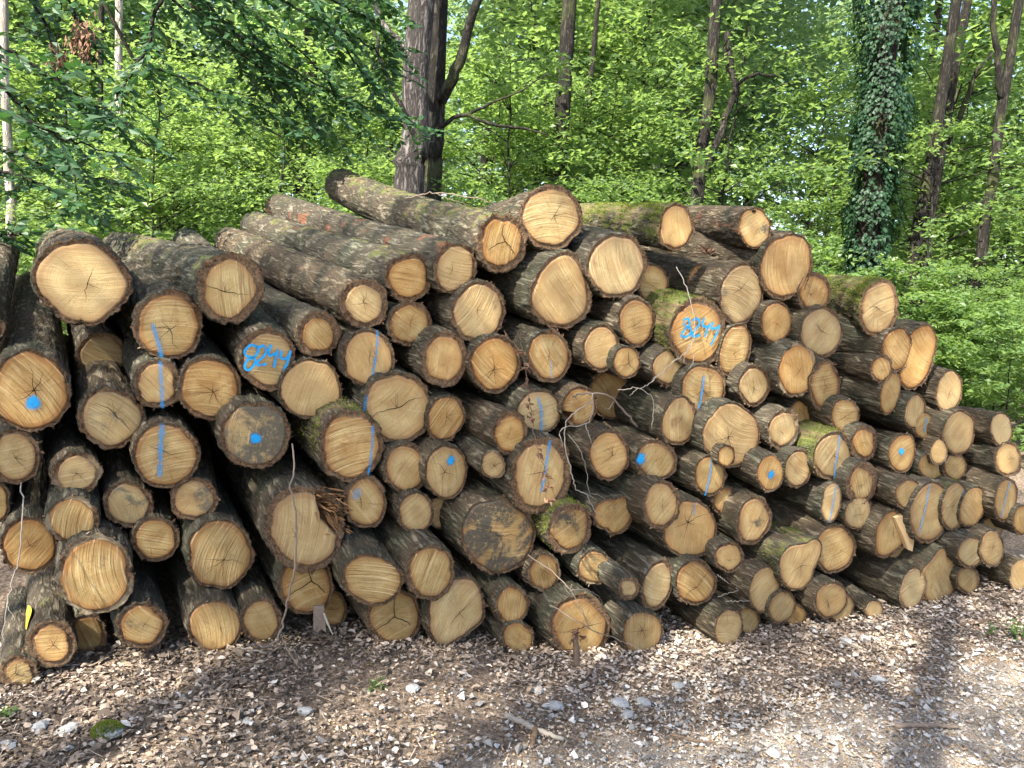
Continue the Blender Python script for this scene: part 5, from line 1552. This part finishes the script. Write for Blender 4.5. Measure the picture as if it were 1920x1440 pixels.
twig('vine', 'thin dry vine with shrivelled leaves dangling in front of egg shaped log', 'vine',
     [([(945,620,-.1),(975,660,-.14),(985,690,-.16),(990,730,-.18),(998,780,-.2),(1005,830,-.24),(1018,870,-.26),(1028,900,-.28),(1040,930,-.28)],3.5,1.5),
      ([(985,690,-.16),(978,645,-.14),(968,620,-.12)],3,1.5), ([(996,770,-.2),(1010,772,-.2),(1022,770,-.2)],2,1)], M['twig_red'],
     [(990,690,-.18),(988,715,-.19),(992,755,-.21),(998,782,-.22),(1012,848,-.27),(1018,888,-.29),(1028,912,-.29),(1030,940,-.3),(976,660,-.16)])
twig('twig', 'thin grey twig hanging across the right 8244 log', 'twig',
     [([(1268,500,-.1),(1285,535,-.13),(1297,575,-.15),(1302,610,-.16),(1302,635,-.16),(1288,660,-.16),(1260,680,-.12),(1222,715,-.1)],3.5,2),
      ([(1295,645,-.16),(1285,665,-.17),(1282,680,-.17)],2.5,1.5), ([(1298,660,-.14),(1300,680,-.15),(1290,692,-.15)],2,1)], M['twig_pale'])
twig('twig', 'short reddish sprig with curled dry leaves under the topmost right log', 'twig',
     [([(1287,484,-.12),(1305,474,-.15),(1325,465,-.17)],4,2), ([(1325,465,-.17),(1330,460,-.18)],2,1)], M['twig_red'], [(1322,470,-.18),(1332,472,-.18)])
twig('twig', 'long thin twigs sprawling before the big bottom row log', 'twig',
     [([(990,1040,-.12),(1050,1085,-.2),(1070,1110,-.26),(1095,1150,-.3),(1105,1178,-.32)],4,2.5),
      ([(1030,1135,-.22),(1075,1160,-.28),(1110,1182,-.3),(1160,1200,-.3),(1190,1212,-.3),(1215,1235,-.34)],4,3),
      ([(1070,1108,-.26),(1100,1105,-.24),(1125,1122,-.22),(1130,1135,-.2)],3,1.5), ([(1072,1095,-.24),(1068,1110,-.26)],3,2)], M['twig'])
twig('rotten_stake', 'short rotten stake with ragged leaves standing before the big bottom row log', 'stake',
     [([(1078,1186,-.30),(1080,1215,-.32),(1082,1250,-.36)],10,13)], M['twig_red'], [(1078,1186,-.32),(1072,1200,-.33),(1086,1192,-.33)])
twig('dry_stem', 'long thin dry stem hanging down at the left edge of the pile', 'stem',
     [([(40,905,-.1),(42,960,-.22),(36,1040,-.26),(22,1090,-.28),(12,1150,-.28),(4,1210,-.28)],3.5,2.5), ([(42,945,-.2),(58,970,-.2)],2,1), ([(14,1130,-.28),(28,1165,-.28)],2,1)], M['twig_pale'])
twig('twig', 'bleached twig pointing out of the gap left of the tall smooth greenish log', 'twig',
     [([(1345,1120,-.05),(1365,1112,-.1),(1380,1108,-.12),(1382,1100,-.13)],3,2), ([(1360,1128,-.08),(1385,1127,-.12),(1405,1126,-.12)],3.5,2), ([(1345,1078,-.08),(1357,1087,-.12),(1367,1094,-.14)],4,2)], M['twig_pale'])
twig('twig', 'thin twig lying along the highest long mossy log', 'twig',
     [([(760,372,.2),(790,365,.2),(815,362,.15),(870,368,.05),(915,378,-.02),(935,388,-.06)],5,3), ([(720,350,.3),(735,365,.3),(748,370,.3)],4,2), ([(815,362,.15),(850,375,.08),(880,385,.05)],3,1.5)], M['twig'])

# broken plank stub in the bottom row
def stub():
    b = Bag(); rg = np.random.default_rng(4)
    c = [pile_pt(u, v, -.05) for u, v in ((588,1138),(607,1136),(612,1182),(601,1180),(596,1186),(588,1183))]
    f = np.array(c); bk = f + np.array([PN[0] * .02, PN[1] * .02, 0]) ; n = len(f)
    f = f + rg.normal(0, .002, f.shape)
    V = np.concatenate([f, bk])
    Q = [(q, (q + 1) % n, n + (q + 1) % n, n + q) for q in range(n)]
    V = np.concatenate([V, [f.mean(0)], [bk.mean(0)]])
    T = [(2 * n, (q + 1) % n, q) for q in range(n)] + [(2 * n + 1, n + q, n + (q + 1) % n) for q in range(n)]
    b.add(V, T, Q)
    org = V.min(0)
    me = b.mesh('plank', [M['twig']]); me.transform(Matrix.Translation(-Vector(org)))
    r = empty('broken_plank', org); tag(r, 'broken grey plank stub leaning out under the split log', 'plank')
    link('plank', me, r)
    sb = Bag()
    tube(sb, np.array([pile_pt(607, 1150, -.06), pile_pt(615, 1170, -.09), pile_pt(624, 1190, -.12)]), [.006, .005, .002], 5)
    me = sb.mesh('splinter', [M['twig_pale']]); me.transform(Matrix.Translation(-Vector(org)))
    link('splinter', me, r)
stub()

# --- stones and sticks on the ground
def stone_mesh(seed, mossy=False):
    import bmesh
    rg = np.random.default_rng(seed)
    bm = bmesh.new()
    bmesh.ops.create_icosphere(bm, subdivisions=2, radius=1.0)
    for v in bm.verts:
        p = np.array(v.co)
        k = 1 + .38 * noise3(p * 1.3 + seed * 3.3, 5) + .22 * noise3(p * 2.7 + seed, 6)
        v.co = Vector(p * k * np.array([1.15, .9, .55]))
    me = bpy.data.meshes.new('stone')
    bm.to_mesh(me); bm.free()
    me.materials.append(M['stone'])
    return me
STONES = [stone_mesh(i) for i in range(5)]
for k, (u, v, rpx, lab) in enumerate([
        (1164,1281,15,'largest pale stone of the cluster on the ground below the twig crossed bottom log'),
        (1210,1275,13,'pale stone right of the largest one in the cluster before the pile'),
        (1178,1302,11,'small pale stone nearest the viewer in the cluster before the pile'),
        (1045,1297,14,'flat pale stone alone in the leaves left of the stone cluster'),
        (76,1378,14,'pale stone left of the angular one near the lower left corner'),
        (130,1388,15,'angular pale stone left of the mossy stone'),
        (570,1352,11,'pale stone in the leaves at the bottom, far left of the crossed sticks'),
        (466,1376,9,'small grey stone in the leaves between mossy stone and bottom centre'),
        (772,1298,11,'pale stone right of the small patch of green weeds'),
        (1652,1232,11,'pale stone alone on the gravel at the right, before the long ribbed log'),
        (1590,1166,11,'grey stone touching the foot of the pile at the right, left one of two'),
        (1626,1164,10,'grey stone touching the foot of the pile at the right, right one of two'),
        (1275,1237,10,'grey stone close to the slanted oval bottom row log'),
        (1452,1372,11,'grey stone on the track at the bottom, left of the smooth grey stick'),
        (1010,1270,9,'small grey stone behind the flat pale stone, close to rotten stake'),
        (15,1412,12,'pale stone cut by the lower left picture corner')]):
    p = on_z(u, v + rpx * .3)
    s = rpx / FPX * np.linalg.norm(p - CAM)
    p[2] = float(ground_z(p[0], p[1])) + s * .30 + .006
    o = link('stone', STONES[k % 5]); o.location = p; o.scale = (s, s, s)
    o.rotation_euler = (0, 0, k * 2.1)
    tag(o, lab, 'stone', 'loose stones on the ground')
def mossy_stone():
    p = on_z(202, 1404); s = 19 / FPX * np.linalg.norm(p - CAM)
    p[2] = float(ground_z(p[0], p[1])) + s * .4
    r = empty('mossy_stone', p); tag(r, 'small stone capped with bright green moss at the lower left', 'stone')
    o = link('stone', STONES[1], r); o.scale = (s, s, s)
    rg = np.random.default_rng(8); b = Bag(); n = 1800
    d = rg.normal(0, 1, (n, 3)); d[:, 2] = np.abs(d[:, 2]); d /= np.linalg.norm(d, axis=1)[:, None]
    P = d * s * np.array([1.15, .9, .72])
    leaves(b, P, d + rg.normal(0, .5, (n, 3)), rg.normal(0, 1, (n, 3)), .009, .004, np.clip(rg.normal(.6, .2, n), 0, 1))
    link('moss', b.mesh('moss', [M['moss']]), r)['kind'] = 'stuff'
mossy_stone()

def stick(label, pts, w0, w1, mat):
    b = Bag()
    P = []
    for u, v in pts:
        p = on_z(u, v); p[2] = float(ground_z(p[0], p[1])) + .022; P.append(p)
    P = np.array(P); dist = np.linalg.norm(P[0] - CAM)
    n = 5 * len(P)
    tube(b, smooth_path(P, n, .002, len(label)), np.linspace(w0, w1, n) / FPX * dist / 2, 8, 0, .12, 3)
    org = P[0]
    me = b.mesh('stick', [mat], True); me.transform(Matrix.Translation(-Vector(org)))
    o = link('stick', me); o.location = org
    tag(o, label, 'stick')
stick('smooth grey stick lying on the track at the lower right', [(1682,1326),(1720,1331),(1760,1336),(1800,1339)], 9, 7, M['twig'])
stick('pale weathered stick lying in the leaves at the bottom middle', [(948,1345),(985,1358),(1020,1370),(1058,1380)], 11, 8, M['twig_pale'])
stick('short brown stick crossing the pale one at the bottom middle', [(1005,1362),(1001,1385),(997,1408)], 10, 8, M['twig_red'])
stick('dark stick lying near the foot of the pile at the right', [(1790,1160),(1825,1156),(1856,1153)], 7, 6, M['twig_red'])
stick('thin pale stick in the litter below the leaning stem', [(425,1247),(465,1249),(500,1255)], 3.5, 2.5, M['twig_pale'])
stick('thin reddish stick on the ground right of the leaning stem', [(560,1222),(600,1221),(622,1218)], 4, 3, M['twig_red'])
stick('thin dark stick by the track right of the bottom middle', [(1260,1340),(1300,1352),(1345,1358)], 3.5, 3, M['twig_red'])

# --- small green weeds
def weed(label, u, v, rpx, n, hgt):
    rg = np.random.default_rng(int(u))
    p = on_z(u, v); p[2] = float(ground_z(p[0], p[1]))
    k = rpx / FPX * np.linalg.norm(p - CAM)
    b = Bag(); sb = Bag()
    for q in range(max(3, n // 8)):
        a = rg.uniform(0, 6.28); r_ = k * rg.uniform(0, .8)
        f = np.array([math.cos(a) * r_, math.sin(a) * r_, 0]); t = f + [rg.normal(0, .01), rg.normal(0, .01), hgt * rg.uniform(.6, 1)]
        tube(sb, np.array([f, (f + t) / 2, t]), [.0015, .001, .0006], 3, cap=False)
        m = 8
        P = f + (t - f) * rg.uniform(.3, 1, (m, 1)) + rg.normal(0, .006, (m, 3))
        leaves(b, P, rg.normal(0, 1, (m, 3)) * [1, 1, .4], rg.normal(0, 1, (m, 3)) * [1, 1, .4], rg.uniform(.015, .03, m), rg.uniform(.009, .016, m), np.clip(rg.normal(.5, .2, m), 0, 1))
    r = empty('weed', p); tag(r, label, 'weed')
    link('stem', sb.mesh('stem', [M['leaf_bg']]), r); link('leaves', b.mesh('leaves', [M['leaf_bg']]), r)
weed('small patch of green weeds in the litter below the forked crack log', 705, 1298, 22, 60, .03)
weed('green weed tuft at the right picture edge by the track', 1905, 1180, 20, 90, .11)
weed('single small green sprout left of the right edge weed tuft', 1862, 1176, 9, 24, .09)
weed('tiny green weeds at the left picture edge', 12, 1362, 14, 40, .04)
